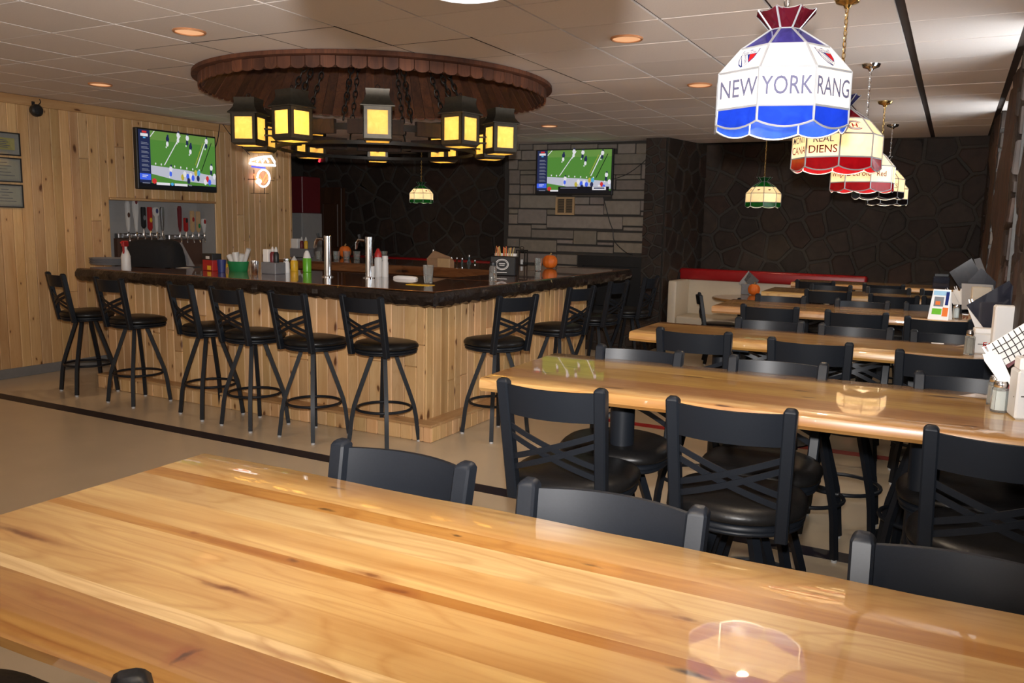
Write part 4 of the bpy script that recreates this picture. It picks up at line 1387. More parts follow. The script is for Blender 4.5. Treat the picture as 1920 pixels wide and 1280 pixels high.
y0, y1, z0, z1 = 6.50, 7.655, 1.965, 2.655
tv = thing('television', 'flat television showing a football game on the pine wall', 'television', (WX + 0.04, (y0 + y1) / 2, z0), 0, 'televisions')
hw_ = (y1 - y0) / 2
obj('case', MB().bev(-0.035, 0.03, -hw_, hw_, 0, z1 - z0, b=0.008), M_DARK, tv)
obj('screen', football_screen((0.0305, -hw_ + 0.022, 0.035), (0, 1, 0), (0, 0, 1), 2 * hw_ - 0.044, z1 - z0 - 0.055, (1, 0, 0), True), [SCR[n] for n in SN], tv, ang=0)
obj('wall_bracket', MB().box(-0.042, -0.033, -0.2, 0.2, 0.15, 0.55), M_IRON, tv, ang=0)
a_, b_ = PY(1005, 281, CY - 0.10), PY(1147, 366, CY - 0.10)
tv = thing('television', 'flat television showing a football game on the pale stone chimney', 'television', ((a_.x + b_.x) / 2, CY - 0.07, b_.z), R(0), 'televisions')
hw_, hh = (b_.x - a_.x) / 2, a_.z - b_.z
obj('case', MB().bev(-hw_, hw_, -0.03, 0.03, 0, hh, b=0.008), M_DARK, tv)
obj('screen', football_screen((-hw_ + 0.03, -0.0305, 0.03), (1, 0, 0), (0, 0, 1), 2 * hw_ - 0.05, hh - 0.045, (0, -1, 0), False), [SCR[n] for n in SN], tv, ang=0)
obj('wall_bracket', MB().box(-0.2, 0.2, 0.03, 0.06, 0.15, 0.45), M_IRON, tv, ang=0)

# ================================================================== fireplace, vent and cables on the chimney
fa, fb = PY(1086, 478, CY), PY(1206, 585, CY)
fp = thing('fireplace_insert', 'black fireplace insert low in the pale stone chimney', 'fireplace', ((fa.x + fb.x) / 2, CY - 0.03, 0.45))
w_ = (fb.x - fa.x) / 2
ht = fa.z - 0.45
obj('surround', MB().box(-w_, -w_ + 0.08, -0.02, 0.06, 0, ht).box(w_ - 0.08, w_, -0.02, 0.06, 0, ht).box(-w_ + 0.08, w_ - 0.08, -0.02, 0.06, ht - 0.14, ht).box(-w_ + 0.08, w_ - 0.08, -0.02, 0.06, 0, 0.06), M_DARK, fp, ang=0)
obj('firebox', MB().box(-w_ + 0.08, w_ - 0.08, 0.03, 0.055, 0.06, ht - 0.14), plain('soot black', (0.006, 0.006, 0.006), 0.9), fp, ang=0)
obj('glass_door', MB().box(-w_ + 0.085, -0.004, 0.0, 0.006, 0.065, ht - 0.145).box(0.004, w_ - 0.085, 0.0, 0.006, 0.065, ht - 0.145), M_DARK, fp, ang=0)
ht_ = thing('stone_hearth', 'raised dark stone hearth before the black fireplace', 'hearth', (-4.15, 10.6, 0))
obj('base', MB().box(-0.75, 0.62, -0.33, 0.30, 0, 0.36), M_MORTAR, ht_, ang=0)
flagstones(ht_, (-0.75, -0.33, 0.0), (1, 0, 0), (0, 0, 1), 1.37, 0.36, 0.24, 71, gap=0.02, tints=DARK_T)
flagstones(ht_, (0.62, -0.33, 0.0), (0, 1, 0), (0, 0, 1), 0.63, 0.36, 0.24, 73, gap=0.02, tints=DARK_T)
flagstones(ht_, (-0.75, -0.33, 0.36), (1, 0, 0), (0, 1, 0), 1.37, 0.63, 0.33, 72, gap=0.02, tints=[(2.2, 1.9, 1.6), (1.6, 1.3, 1.1)])
va, vb = PY(1043, 369, CY), PY(1077, 403, CY)
vt = thing('wall_vent', 'small tan air vent under the chimney television', 'vent', (va.x, CY - 0.02, vb.z))
w_, hh = vb.x - va.x, va.z - vb.z
obj('frame', MB().box(0, w_, 0, 0.03, 0, 0.03).box(0, w_, 0, 0.03, hh - 0.03, hh).box(0, 0.03, 0, 0.03, 0.03, hh - 0.03).box(w_ - 0.03, w_, 0, 0.03, 0.03, hh - 0.03).box(w_ / 2 - 0.01, w_ / 2 + 0.01, 0.005, 0.03, 0.03, hh - 0.03), M_TAN, vt, ang=0)
for k in range(8):
    obj('louvre', MB().box(0.03, w_ - 0.03, 0.012, 0.026, 0.035 + (hh - 0.07) * k / 8, 0.035 + (hh - 0.07) * (k + 0.6) / 8), plain('brown louvre', (0.16, 0.11, 0.06), 0.6), vt, ang=0)


def cable(label, pts, r=0.006, mat=None):
    P = [Vector(p) for p in pts]
    out = []
    for i in range(len(P) - 1):
        p0, p1, p2, p3 = P[max(i - 1, 0)], P[i], P[i + 1], P[min(i + 2, len(P) - 1)]
        for s in range(6):
            t = s / 6
            out.append(0.5 * ((2 * p1) + (p2 - p0) * t + (2 * p0 - 5 * p1 + 4 * p2 - p3) * t * t + (3 * p1 - p0 - 3 * p2 + p3) * t ** 3))
    out.append(P[-1])
    return tag(obj('cable', MB().tube(out, r, 6), mat or M_DARK), label, 'cable')


yy = CY - 0.025
cable('thin black cable hanging below the chimney television to the fireplace', [PY(x, y, yy) for x, y in ((1131, 368), (1137, 392), (1143, 415), (1149, 432), (1152, 452), (1172, 472), (1186, 478))])
cable('thin black cable slanting up the stones right of the chimney television', [PY(x, y, yy) for x, y in ((1150, 336), (1178, 325), (1205, 305), (1225, 285))], 0.005)
cable('black cable looping down the pine wall right of the television', [PX(x, y, WX + 0.012) for x, y in ((412, 233), (408, 262), (400, 290), (396, 320))], 0.006)
cable('thin black cable falling from the ceiling towards the neon sign', [PX(x, y, WX + 0.012) for x, y in ((418, 233), (430, 250), (447, 268), (468, 290))], 0.005)
p = PX(74, 186, WX + 0.02)
cable('thin black wire above the round wall speaker', [p, PX(76, 192, WX + 0.03), PX(70, 198, WX + 0.04)], 0.005)
sp = PX(68, 207, WX + 0.06)
spk = thing('wall_speaker', 'small round black speaker high on the pine wall', 'speaker', (WX, sp.y, sp.z))
mb = MB().lathe([(0.03, 0.0), (0.05, 0.02), (0.063, 0.05), (0.06, 0.085), (0.045, 0.10), (0.02, 0.104)], 20)
mb.v = [(z, x, y) for x, y, z in mb.v]
obj('housing', mb, M_DARK, spk)
obj('mount', MB().box(0.0, 0.02, -0.015, 0.015, 0.03, 0.09), M_DARK, spk, ang=0)

# ================================================================== framed certificates
for lab, (zb_, zt_), pc in (('framed yellow certificate, topmost of three on the pine wall', (2.225, 2.45), (0.55, 0.45, 0.05)), ('framed pale certificate, middle of three on the pine wall', (1.965, 2.205), (0.42, 0.40, 0.33)),
                            ('framed pale certificate, lowest of three on the pine wall', (1.715, 1.945), (0.45, 0.43, 0.36))):
    yb, ya = 5.19, 4.83
    t = thing('certificate_frame', lab, 'picture frame', (WX, (ya + yb) / 2, zb_), 0, 'framed certificates')
    h, w2 = zt_ - zb_, (yb - ya) / 2
    obj('frame', MB().box(0, 0.02, -w2, -w2 + 0.012, 0, h).box(0, 0.02, w2 - 0.012, w2, 0, h).box(0, 0.02, -w2 + 0.012, w2 - 0.012, 0, 0.012).box(0, 0.02, -w2 + 0.012, w2 - 0.012, h - 0.012, h), M_DARK, t, ang=0)
    obj('mat_board', MB().box(0.0, 0.010, -w2 + 0.012, w2 - 0.012, 0.012, h - 0.012), M_GREYWALL, t, ang=0)
    ins = 0.055 if 'yellow' in lab else 0.028
    sheet = obj('sheet', MB().box(0.010, 0.011, -w2 + ins, w2 - ins, ins, h - ins), plain('certificate paper', pc, 0.7), t, ang=0)
    mb = MB()
    rg = random.Random(len(lab))
    for k in range(5):
        zz = h - ins - 0.02 - k * (h - 2 * ins - 0.03) / 5
        ww = rg.uniform(0.25, 0.8) * (w2 - ins - 0.015)
        mb.box(0.011, 0.0114, -ww, ww, zz - 0.006, zz)
    obj('print', mb, M_TXT_G, sheet, ang=0)
    obj('glazing', MB().box(0.013, 0.0145, -w2 + 0.012, w2 - 0.012, 0.012, h - 0.012), M_GLASS, t, ang=0)

# ================================================================== beer taps in the alcove
TX = -8.62


def on_wall(x, y):
    return PX(x, y, TX)


def tap_rack(label, xa, xb, yt, yb, handles):
    a, b = on_wall(xa, yt), on_wall(xb, yb)
    t = thing('tap_rack', label, 'beer taps', (TX, (a.y + b.y) / 2, 0.88), 0, 'beer tap racks')
    cy = (a.y + b.y) / 2
    w2 = (b.y - a.y) / 2
    zt = a.z - 0.88
    obj('back_panel', MB().box(-0.06, 0.0, -w2, w2, 0.0, zt - 0.06), M_BROWNP, t, ang=0)
    obj('manifold', MB().bev(-0.05, 0.03, -w2, w2, zt - 0.06, zt, b=0.008), M_STEEL, t)
    obj('drip_tray', MB().bev(0.0, 0.14, -w2, w2, 0.0, 0.03, b=0.005), M_STEEL, t)
    for (hx, top, bot, kind, col) in handles:
        p, q = on_wall(hx, top), on_wall(hx, bot)
        y = p.y - cy
        z0, z1 = q.z - 0.88, p.z - 0.88
        fz = zt - 0.03
        fc = obj('faucet', MB().tube([(0.02, y, fz), (0.07, y, fz), (0.085, y, fz - 0.02), (0.09, y, fz - 0.07)], [0.012, 0.013, 0.012, 0.009], 10), M_CHROME, t)
        obj('collar', MB().lathe([(0.013, fz), (0.015, fz + 0.02), (0.008, max(fz + 0.03, z0))], 10, (0.07, y, 0)), M_CHROME, fc)
        h = z1 - z0
        m = MATH[col]
        if kind == 'paddle':
            pr = [(0.010, 0), (0.016, 0.15), (0.020, 0.35), (0.036, 0.6), (0.038, 0.85), (0.026, 1.0)]
        elif kind == 'block':
            pr = [(0.012, 0), (0.030, 0.12), (0.030, 0.95), (0.024, 1.0)]
        elif kind == 'knob':
            pr = [(0.010, 0), (0.018, 0.3), (0.016, 0.62), (0.040, 0.70), (0.046, 0.85), (0.036, 0.97), (0.01, 1.0)]
        else:
            pr = [(0.010, 0), (0.020, 0.2), (0.026, 0.6), (0.028, 0.9), (0.016, 1.0)]
        rings = [[(0.07 + 0.012 * min(1, r / 0.02) * cs[0], y + r * cs[1], z0 + h * s) for cs in ((-1, -1), (1, -.8), (1.3, 0), (1, .8), (-1, 1))] for r, s in pr]
        hd = obj('handle', MB().loft(rings), m[0], t, ang=50)
        if m[1]:
            obj('badge', MB().loft([[(0.087, y + 0.018 * math.cos(k * math.pi / 6), z0 + h * m[2] + 0.03 * math.sin(k * math.pi / 6)) for k in range(12)], [(0.091, y + 0.015 * math.cos(k * math.pi / 6), z0 + h * m[2] + 0.027 * math.sin(k * math.pi / 6)) for k in range(12)]]), m[1], hd)
    return t


MATH = {'white_brown': (M_WHITE, M_BROWNP, 0.55), 'white': (M_WHITE, M_MAROON, 0.92), 'black': (M_DARK, M_GREY, 0.5), 'red': (M_RED, M_YELLOW, 0.45), 'blue': (M_WHITE, M_BLUE, 0.84), 'grey': (M_STEEL, None, 0),
        'maroon': (M_MAROON, None, 0), 'small_red': (M_RED, M_DARK, 0.8), 'wood': (M_TAN, M_RED, 0.6), 'wood2': (M_TAN, M_GREEN, 0.3), 'pink': (M_WHITE, M_RED, 0.8)}
tap_rack('brown panelled rack of six beer taps, left one in the wall alcove', 219, 300, 437, 482, [(231, 377, 434, 'slim', 'white_brown'), (246, 373, 434, 'paddle', 'white'), (261, 388, 428, 'block', 'black'), (273, 388, 432, 'block', 'red'), (285, 388, 434, 'knob', 'blue'), (296, 388, 432, 'slim', 'grey')])
tap_rack('brown panelled rack of six beer taps, right one in the wall alcove', 314, 388, 440, 490, [(329, 386, 434, 'slim', 'maroon'), (341, 408, 434, 'block', 'small_red'), (353, 395, 435, 'block', 'wood'), (364, 396, 435, 'block', 'wood2'), (375, 410, 436, 'paddle', 'pink'), (385, 388, 438, 'slim', 'white')])

# ================================================================== neon sign on the pine wall
ns = PX(490, 300, WX + 0.06)
ne = thing('neon_sign', 'glowing white and orange neon sign on the pine wall', 'neon sign', (WX, ns.y, ns.z))


def N2(x, y):
    q = PX(x, y, WX + 0.06)
    return (0.06, q.y - ns.y, q.z - ns.z)


M_NEONW, M_NEONR, M_NEONB = glow('white neon', (0.95, 0.95, 1.0), 3.0), glow('orange red neon', (1.0, 0.18, 0.06), 3.0), glow('blue neon', (0.1, 0.12, 0.8), 1.2)
obj('outline_tube', MB().tube([N2(*p) for p in ((470, 300), (468, 306), (490, 309), (516, 310), (515, 304), (508, 293), (495, 294), (480, 297))], 0.016, 8, True), M_NEONW, ne)
obj('letter_tube', MB().tube([N2(*p) for p in ((482, 303), (488, 296), (492, 304), (498, 295), (503, 304))], 0.013, 8), M_NEONW, ne)
cx_, cy_ = 494, 334
obj('ring_tube', MB().tube([N2(cx_ + 11.5 * math.cos(k * 2 * math.pi / 20), cy_ + 16 * math.sin(k * 2 * math.pi / 20)) for k in range(20)], 0.013, 8, True), M_NEONW, ne)
obj('zigzag_tube', MB().tube([N2(*p) for p in ((476, 326), (479, 337), (487, 330), (492, 340), (500, 326), (501, 336), (496, 343))], 0.011, 8), M_NEONR, ne)
obj('puck_tube', MB().tube([N2(485 + 4 * math.cos(k * 2 * math.pi / 10), 340 + 3.5 * math.sin(k * 2 * math.pi / 10)) for k in range(10)], 0.012, 8, True), M_NEONW, ne)
obj('blue_bar', MB().tube([N2(472, 312), N2(497, 315)], 0.012, 8), M_NEONB, ne)
obj('wire_frame', MB().tube([N2(476, 318), N2(476, 362)], 0.005, 6).tube([N2(496, 350), N2(496, 363)], 0.005, 6).tube([N2(465, 336), N2(482, 336)], 0.005, 6).tube([N2(470, 362), N2(504, 363)], 0.004, 6).tube([N2(500, 338), N2(514, 339)], 0.004, 6), M_IRON, ne)
rs = PY(598, 292, 12.1)
sg = thing('neon_sign', 'small glowing red sign on the dark far wall', 'neon sign', (rs.x, 12.18, rs.z))
obj('box', MB().bev(-0.05, 0.12, -0.03, 0.03, -0.12, 0.12, b=0.01), M_GREY, sg)
obj('red_tube', MB().tube([(-0.03, -0.045, -0.11), (-0.01, -0.045, -0.05), (-0.02, -0.045, 0.02), (0.01, -0.045, 0.11)], 0.018, 8), glow('red neon', (1.0, 0.04, 0.06), 2.0), sg)
fr = thing('freezer_cabinet', 'tall pale cabinet just past the end of the pine wall', 'cabinet', (PY(555, 420, 10.6).x, 10.6, 0))
obj('body', MB().bev(-0.28, 0.13, 0.0, 0.5, 0.0, PY(555, 399, 10.6).z, b=0.01), M_GREYWALL, fr)
obj('display', MB().bev(-0.28, 0.10, 0.05, 0.5, PY(555, 399, 10.6).z, PY(555, 330, 10.6).z, b=0.01), M_MAROON, fr)

# ================================================================== things on the bar
def spot(x, y, Z):
    p = PZ(x, y, Z)
    return p, (p - CAM).dot(fw) / F_PX      # point and metres per pixel there


def turned(name, label, cat, x, y, Z, hpx, wpx, parts, group=None, rz=0.0, n=20):
    """upright turned thing; parts = [(part name, [(r,z)...] in shares of half width and height, material)]"""
    p, s = spot(x, y, Z)
    hw, h = wpx * s / 2, hpx * s
    if len(parts) == 1:
        return tag(obj(name, MB().lathe([(r * hw, zz * h) for r, zz in parts[0][1]], n), parts[0][2], None, p, rz), label, cat, group)
    t = thing(name, label, cat, p, rz, group)
    for (pn, prof, mat) in parts:
        obj(pn, MB().lathe([(r * hw, zz * h) for r, zz in prof], n), mat, t)
    return t


CUP = [(0.72, 0), (0.78, 0.02), (1.0, 1.0), (0.94, 1.0), (0.72, 0.06), (0.1, 0.05)]
BOT = [(0.9, 0), (1.0, 0.03), (1.0, 0.55), (0.85, 0.66), (0.38, 0.80), (0.36, 0.94)]
BCAP = [(0.42, 0.93), (0.42, 1.0), (0.30, 1.0)]
JAR = [(0.95, 0), (1.0, 0.04), (0.96, 0.66), (0.78, 0.76), (0.78, 0.80)]
JCAP = [(0.86, 0.79), (0.90, 0.84), (0.82, 0.98), (0.55, 1.0)]
SQZ = [(0.92, 0), (1.0, 0.04), (1.0, 0.62), (0.80, 0.70), (0.72, 0.72)]
SQT = [(0.76, 0.72), (0.70, 0.78), (0.20, 0.96), (0.12, 1.0)]


def pumpkin(label, x, y, Z, wpx, hpx):
    p, s = spot(x, y, Z)
    t = thing('pumpkin', label, 'pumpkin', p, 0, 'small orange pumpkins')
    r, h = wpx * s / 2, hpx * s * 0.86
    rings = []
    n = 48
    for i in range(1, 12):
        a = math.pi * i / 12
        rr = math.sin(a) ** 0.75
        zz = h / 2 - h / 2 * math.cos(a)
        rings.append([(r * rr * (1 - 0.07 * abs(math.sin(5 * 2 * math.pi * k / n))) * math.cos(2 * math.pi * k / n), r * rr * (1 - 0.07 * abs(math.sin(5 * 2 * math.pi * k / n))) * math.sin(2 * math.pi * k / n), zz) for k in range(n)])
    obj('body', MB().loft(rings), M_ORANGE, t, ang=70)
    obj('stem', MB().tube([(0, 0, h * 0.94), (0.004, 0, h * 1.05), (0.014, 0.004, h * 1.16)], [r * 0.18, r * 0.11, r * 0.12], 8), M_STEM, t)
    return t


# spray bottle and the covered till
p, s = spot(237, 506, BT)
t = thing('spray_bottle', 'white spray bottle with a red trigger beside the black covered till', 'spray bottle', p, R(20))
obj('body', MB().lathe([(0.042, 0), (0.045, 0.01), (0.043, 0.13), (0.03, 0.17), (0.015, 0.20), (0.015, 0.22)], 16), M_WHITE, t)
obj('trigger_head', MB().bev(-0.016, 0.016, -0.05, 0.035, 0.22, 0.275, b=0.008).bev(-0.008, 0.008, -0.04, -0.022, 0.155, 0.225, b=0.004).tube([(0, -0.05, 0.26), (0, -0.068, 0.26)], 0.009, 8), M_RED, t)
p, s = spot(291, 500, BT)
rings = []
for k, zz in ((1.0, 0.0), (1.03, 0.04), (1.0, 0.12), (0.93, 0.20), (0.84, 0.245), (0.62, 0.268), (0.3, 0.27)):
    rings.append([(0.30 * k * math.copysign(abs(math.cos(a)) ** 0.6, math.cos(a)), 0.17 * k * math.copysign(abs(math.sin(a)) ** 0.6, math.sin(a)), zz + 0.006 * math.sin(7 * a + 9 * zz)) for a in [2 * math.pi * q / 40 for q in range(40)]])
tag(obj('covered_till', MB().loft(rings), M_CLOTHBLK, None, p, R(12), ang=60), 'cash till under a black cloth cover on the bar', 'cash register')
p, s = spot(338, 500, BT)
t = thing('acrylic_menu_stand', 'clear tilted menu stand right of the black covered till', 'menu stand', (p.x, p.y, BT), R(20))
obj('panel', MB().prism([(-0.08, 0.10, 0.24), (-0.04, 0.105, 0.245), (0.17, -0.03, 0.012), (0.10, -0.05, 0.012)], (0.004, 0.006, 0)), M_GREY, t, ang=0)
obj('foot', MB().box(-0.02, 0.19, -0.09, 0.06, 0.0, 0.008), M_GLASS, t, ang=0)
p, s = spot(337, 502, BT)
tag(obj('paper_sheet', MB().add([(-.10, -.06, 0.002), (.10, -.05, 0.004), (.12, .05, 0.002), (-.05, .07, 0.006), (-.10, -.06, 0.001), (.10, -.05, 0.003), (.12, .05, 0.001), (-.05, .07, 0.005)],
                                [(0, 1, 2, 3), (7, 6, 5, 4), (0, 4, 5, 1), (1, 5, 6, 2), (2, 6, 7, 3), (3, 7, 4, 0)]), M_PAPER, None, p, 0.3, ang=0), 'loose white paper lying on the bar before the till', 'paper')
p, s = spot(208, 496, BT)
t = thing('tray_stack', 'stack of grey serving trays at the left bar end', 'trays', (p.x, p.y, BT), 0.1)
for k in range(3):
    rim = [[(r * 1.25 * math.cos(2 * math.pi * q / 32), r * math.sin(2 * math.pi * q / 32), zz + 0.022 * k) for q in range(32)] for r, zz in ((0.15, 0.0), (0.17, 0.004), (0.185, 0.026), (0.178, 0.026), (0.165, 0.010), (0.05, 0.008))]
    obj('tray', MB().loft(rim), M_GREY, t)
# condiments left of the tap towers
p, s = spot(398, 507, BT)
t = thing('sauce_carton', 'red and black sauce carton on the bar front', 'carton', p, R(-10))
obj('box', MB().bev(-0.085, 0.085, -0.05, 0.05, 0.0, 0.14, b=0.004), M_RED, t)
obj('black_top', MB().bev(-0.086, 0.086, -0.051, 0.051, 0.10, 0.165, b=0.004), M_DARK, t)
obj('yellow_label', MB().box(0.0, 0.06, -0.054, -0.051, 0.01, 0.05), M_YELLOW, t, ang=0)
obj('white_label', MB().box(-0.02, 0.04, -0.0535, -0.0515, 0.115, 0.14), M_WHITE, t, ang=0)
turned('tumbler', 'dark blue tumbler left of the green bucket', 'cup', 416, 511, BT, 24, 17, [('body', CUP, M_BLUE)])
p, s = spot(447, 508, BT)
t = thing('utensil_bucket', 'green oval bucket of white kitchen rolls and utensils on the bar', 'bucket', p, 0)
rim = [[(r * 1.5 * math.cos(2 * math.pi * q / 28), r * math.sin(2 * math.pi * q / 28), zz) for q in range(28)] for r, zz in ((0.065, 0.0), (0.068, 0.005), (0.08, 0.095), (0.076, 0.095), (0.062, 0.012), (0.02, 0.01))]
obj('pail', MB().loft(rim), M_GREEN, t)
obj('yellow_star', MB().poly([(-0.10 + 0.03 * (1 if k % 2 else 0.45) * math.cos(k * math.pi / 5), -0.052, 0.05 + 0.03 * (1 if k % 2 else 0.45) * math.sin(k * math.pi / 5)) for k in range(10)]), M_YELLOW, t, ang=0)
for k, (x, ln_, a, r_) in enumerate(((0.085, 0.17, 0.35, 0.022), (-0.07, 0.10, -0.5, 0.028), (-0.02, 0.12, -0.1, 0.035), (0.03, 0.11, 0.25, 0.028))):
    obj('white_roll', MB().tube([(x * 0.7, 0, 0.03), (x + math.sin(a) * ln_, 0.0, 0.06 + math.cos(a) * ln_)], [r_ * 0.8, r_], 12), M_WHITE, t)
turned('cocktail_shaker', 'steel cocktail shaker right of the green bucket', 'shaker', 478, 514, BT, 25, 15, [('body', [(0.7, 0), (0.75, 0.02), (1.0, 0.9), (1.0, 1.0), (0.92, 1.0), (0.7, 0.1)], M_CHROME)])


def caddy(label, x, y, Z, wpx, hpx, mats, rz=0.0):
    p, s = spot(x, y, Z)
    t = thing('condiment_caddy', label, 'caddy', p, rz, 'condiment caddies')
    w, h = wpx * s / 2, hpx * s
    obj('tray', MB().bev(-w, w, -0.07, 0.07, 0.0, h * 0.45, b=0.006), M_GREY, t)
    obj('napkin_block', MB().bev(-w * 0.95, -w * 0.2, -0.05, 0.05, h * 0.45, h * 0.95, b=0.006), M_PAPER, t)
    for k, m in enumerate(mats):
        xx = -w * 0.1 + w * 0.95 * (k + 0.5) / len(mats)
        b = obj('sauce_bottle', MB().lathe([(0.024, h * 0.45), (0.026, h * 0.5), (0.026, h * 0.78), (0.015, h * 0.86)], 12, (xx, -0.02, 0)), m, t)
        obj('cap', MB().lathe([(0.018, h * 0.86), (0.014, h * 0.95), (0.006, h * 1.05)], 10, (xx, -0.02, 0)), M_WHITE, b)
    return t


caddy('napkin and sauce caddy on the bar left of the green bottle', 513, 513, BT, 36, 48, [M_MAROON, M_DARK])
caddy('napkin and sauce caddy behind the green bottle on the back bar', 566, 482, BT, 42, 36, [M_MAROON, M_YELLOW])
turned('salt_shaker', 'white salt shaker before the caddy on the bar', 'shaker', 537, 511, BT, 27, 13, [('jar', JAR, M_SALT), ('cap', JCAP, M_CHROME)])
turned('mustard_bottle', 'yellow mustard jar left of the green bottle', 'bottle', 552, 508, BT, 28, 14, [('body', SQZ, M_YELLOW), ('tip', SQT, M_WHITE)])
turned('liquid_bottle', 'bright lime green bottle on the bar left of the first beer tower', 'bottle', 576, 510, BT, 40, 16, [('body', [(0.9, 0), (1, .03), (1, .62), (.9, .66)], M_LIME), ('neck', [(0.92, 0.655), (0.7, 0.85), (0.35, 1.0)], M_PAPER)])
for lab, x, y in (('chrome beer tower, left of the pair on the bar', 615, 519), ('chrome beer tower, right of the pair on the bar', 692, 521)):
    p, s = spot(x, y, BT)
    t = thing('beer_tower', lab, 'beer tap', p, 0, 'chrome beer towers')
    h = 77 * s
    obj('column', MB().lathe([(0.055, 0), (0.055, 0.008), (0.032, 0.014), (0.032, h - 0.03), (0.034, h - 0.028), (0.034, h - 0.004), (0.028, h)], 24), M_CHROME, t)
    for k, yy in enumerate((-0.02, 0.03)):
        f_ = obj('faucet', MB().tube([(-0.03, yy, h - 0.035), (-0.09 - 0.03 * k, yy - 0.01, h - 0.03), (-0.115 - 0.03 * k, yy - 0.012, h - 0.06), (-0.125 - 0.03 * k, yy - 0.012, h - 0.115)], [0.012, 0.014, 0.011, 0.008], 10), M_CHROME, t)
        obj('lever', MB().tube([(-0.085 - 0.03 * k, yy - 0.01, h - 0.025), (-0.095 - 0.03 * k, yy - 0.01, h + 0.015)], [0.006, 0.010], 8), M_DARK, f_)
pumpkin('orange pumpkin on the back bar between the beer towers', 647, 483, BT, 23, 26)
pumpkin('orange pumpkin on the bar top near its far right corner', 1031, 503, BT, 29, 29)
p, s = spot(713, 520, BT)
turned('ketchup_bottle', 'red capped squeeze bottle right of the beer towers', 'bottle', 709, 519, BT, 53, 14, [('body', SQZ, M_WHITE), ('tip', [(1.0, 0.70), (0.95, 0.82), (0.6, 0.92), (0.3, 1.0)], M_RED)])
turned('salt_shaker', 'white shaker right of the red capped squeeze bottle', 'shaker', 722, 519, BT, 40, 13, [('jar', JAR, M_WHITE), ('cap', JCAP, M_WHITE)])
turned('tumbler', 'small white tumbler left of the red capped squeeze bottle', 'cup', 697, 521, BT, 22, 13, [('body', CUP, M_WHITE)])
p, s = spot(759, 523, BT)
L2_ = [(-0.12, 0), (-0.08, 0.02), (0.02, 0.022), (0.07, 0.045), (0.115, 0.03), (0.12, -0.02), (0.07, -0.035), (-0.02, -0.02), (-0.10, -0.025)]
rings = [[(x * k, y * k, zz) for x, y in L2_] for k, zz in ((1.0, 0.0), (1.03, 0.01), (0.95, 0.022), (0.6, 0.03))]
tag(obj('bar_towel', MB().loft(rings), M_PAPER, None, p, R(4), ang=60), 'twisted white towel lying on the bar right of the towers', 'towel')
p, s = spot(788, 534, BT)
tag(obj('drink_mat', MB().bev(-0.11, 0.11, -0.05, 0.05, 0.0, 0.004, b=0.0015), M_YELLOW, None, p, R(3)), 'yellow drink mat under the glass at the bar corner', 'mat')
turned('drinking_glass', 'clear ribbed glass on the yellow mat at the bar corner', 'glass', 803, 531, BT + 0.004, 34, 20, [('body', CUP, M_GLASS)])
p, s = spot(827, 500, BT)
t = thing('paper_bag', 'crumpled brown paper bag on the back bar', 'paper bag', (p.x, p.y, BT), R(-5))
obj('bag', MB().loft([[(-0.16, -0.05, 0), (0.15, -0.05, 0), (0.15, 0.05, 0), (-0.16, 0.05, 0)], [(-0.17, -0.05, 0.09), (0.15, -0.05, 0.07), (0.15, 0.05, 0.07), (-0.17, 0.05, 0.09)], [(-0.10, -0.015, 0.18), (0.12, -0.012, 0.12), (0.12, 0.012, 0.12), (-0.10, 0.015, 0.18)]]), M_KRAFT, t, ang=0)
obj('folded_flap', MB().bev(0.0, 0.17, -0.07, -0.052, 0.0, 0.10, b=0.003), M_TAN, t)
rg = random.Random(77)
BL = [(812, 46, 10, M_AMBER_B, 'tall dark bottle at the left'), (826, 30, 9, M_AMBER_B, 'amber bottle, first'), (836, 30, 9, M_AMBER_B, 'amber bottle, second'), (846, 30, 9, M_GREEN_B, 'green bottle'), (856, 29, 9, M_AMBER_B, 'amber bottle, third'), (866, 27, 10, M_BLUE_B, 'short bluish bottle'),
      (879, 32, 11, M_BLUE_B, 'pale blue bottle'), (890, 22, 10, M_GREEN_B, 'short green bottle')]
for (x, hpx, wpx, m, lab) in BL:
    turned('liquor_bottle', '%s in the row behind the bar side' % lab, 'bottle', x, 528 - (x - 812) * 0.06, 0.94, hpx + 14, wpx, [('body', BOT, m), ('cap', BCAP, M_CHROME)], 'bottles behind the bar side', n=12)
# glasses upside down on the inner rack between the towers
for k, x in enumerate((598, 631, 650, 669, 720)):
    turned('drinking_glass', 'upturned clear glass in the rack behind the beer towers, %s from the left' % ORD[k], 'glass', x, 487, BT, 16, 14, [('body', CUP, M_GLASS)], 'upturned glasses behind the towers', n=16)
# straw caddy with its oval badge
p, s = spot(945, 516, BT)
t = thing('straw_caddy', 'black bar caddy of straws with an oval badge', 'caddy', p, R(14))
w2, h = 24 * s, 36 * s
obj('bin', MB().bev(-w2, w2, -0.06, 0.08, 0.0, h, b=0.008), M_DARK, t)
mb = MB()
c = Vector((-w2 * 0.05, -0.062, h * 0.58))
for (rx, rz_, mi, lf) in ((0.068, 0.055, 0, 0.0), (0.061, 0.048, 1, 0.0006), (0.056, 0.043, 0, 0.0012), (0.052, 0.039, 1, 0.0018)):
    mb.poly([c + Vector((rx * math.cos(-k * math.pi / 12), -lf, rz_ * math.sin(-k * math.pi / 12))) for k in range(24)][::-1], mi)
mb.box(c.x - 0.03, c.x + 0.032, c.y - 0.0028, c.y - 0.002, c.z + 0.004, c.z + 0.012, 0).box(c.x - 0.026, c.x + 0.026, c.y - 0.0028, c.y - 0.002, c.z - 0.012, c.z - 0.004, 0).box(c.x - 0.05, c.x + 0.05, c.y - 0.0008, c.y, c.z - 0.083, c.z - 0.076, 0)
obj('oval_badge', mb, [M_PAPER, M_DARK], t, ang=0)
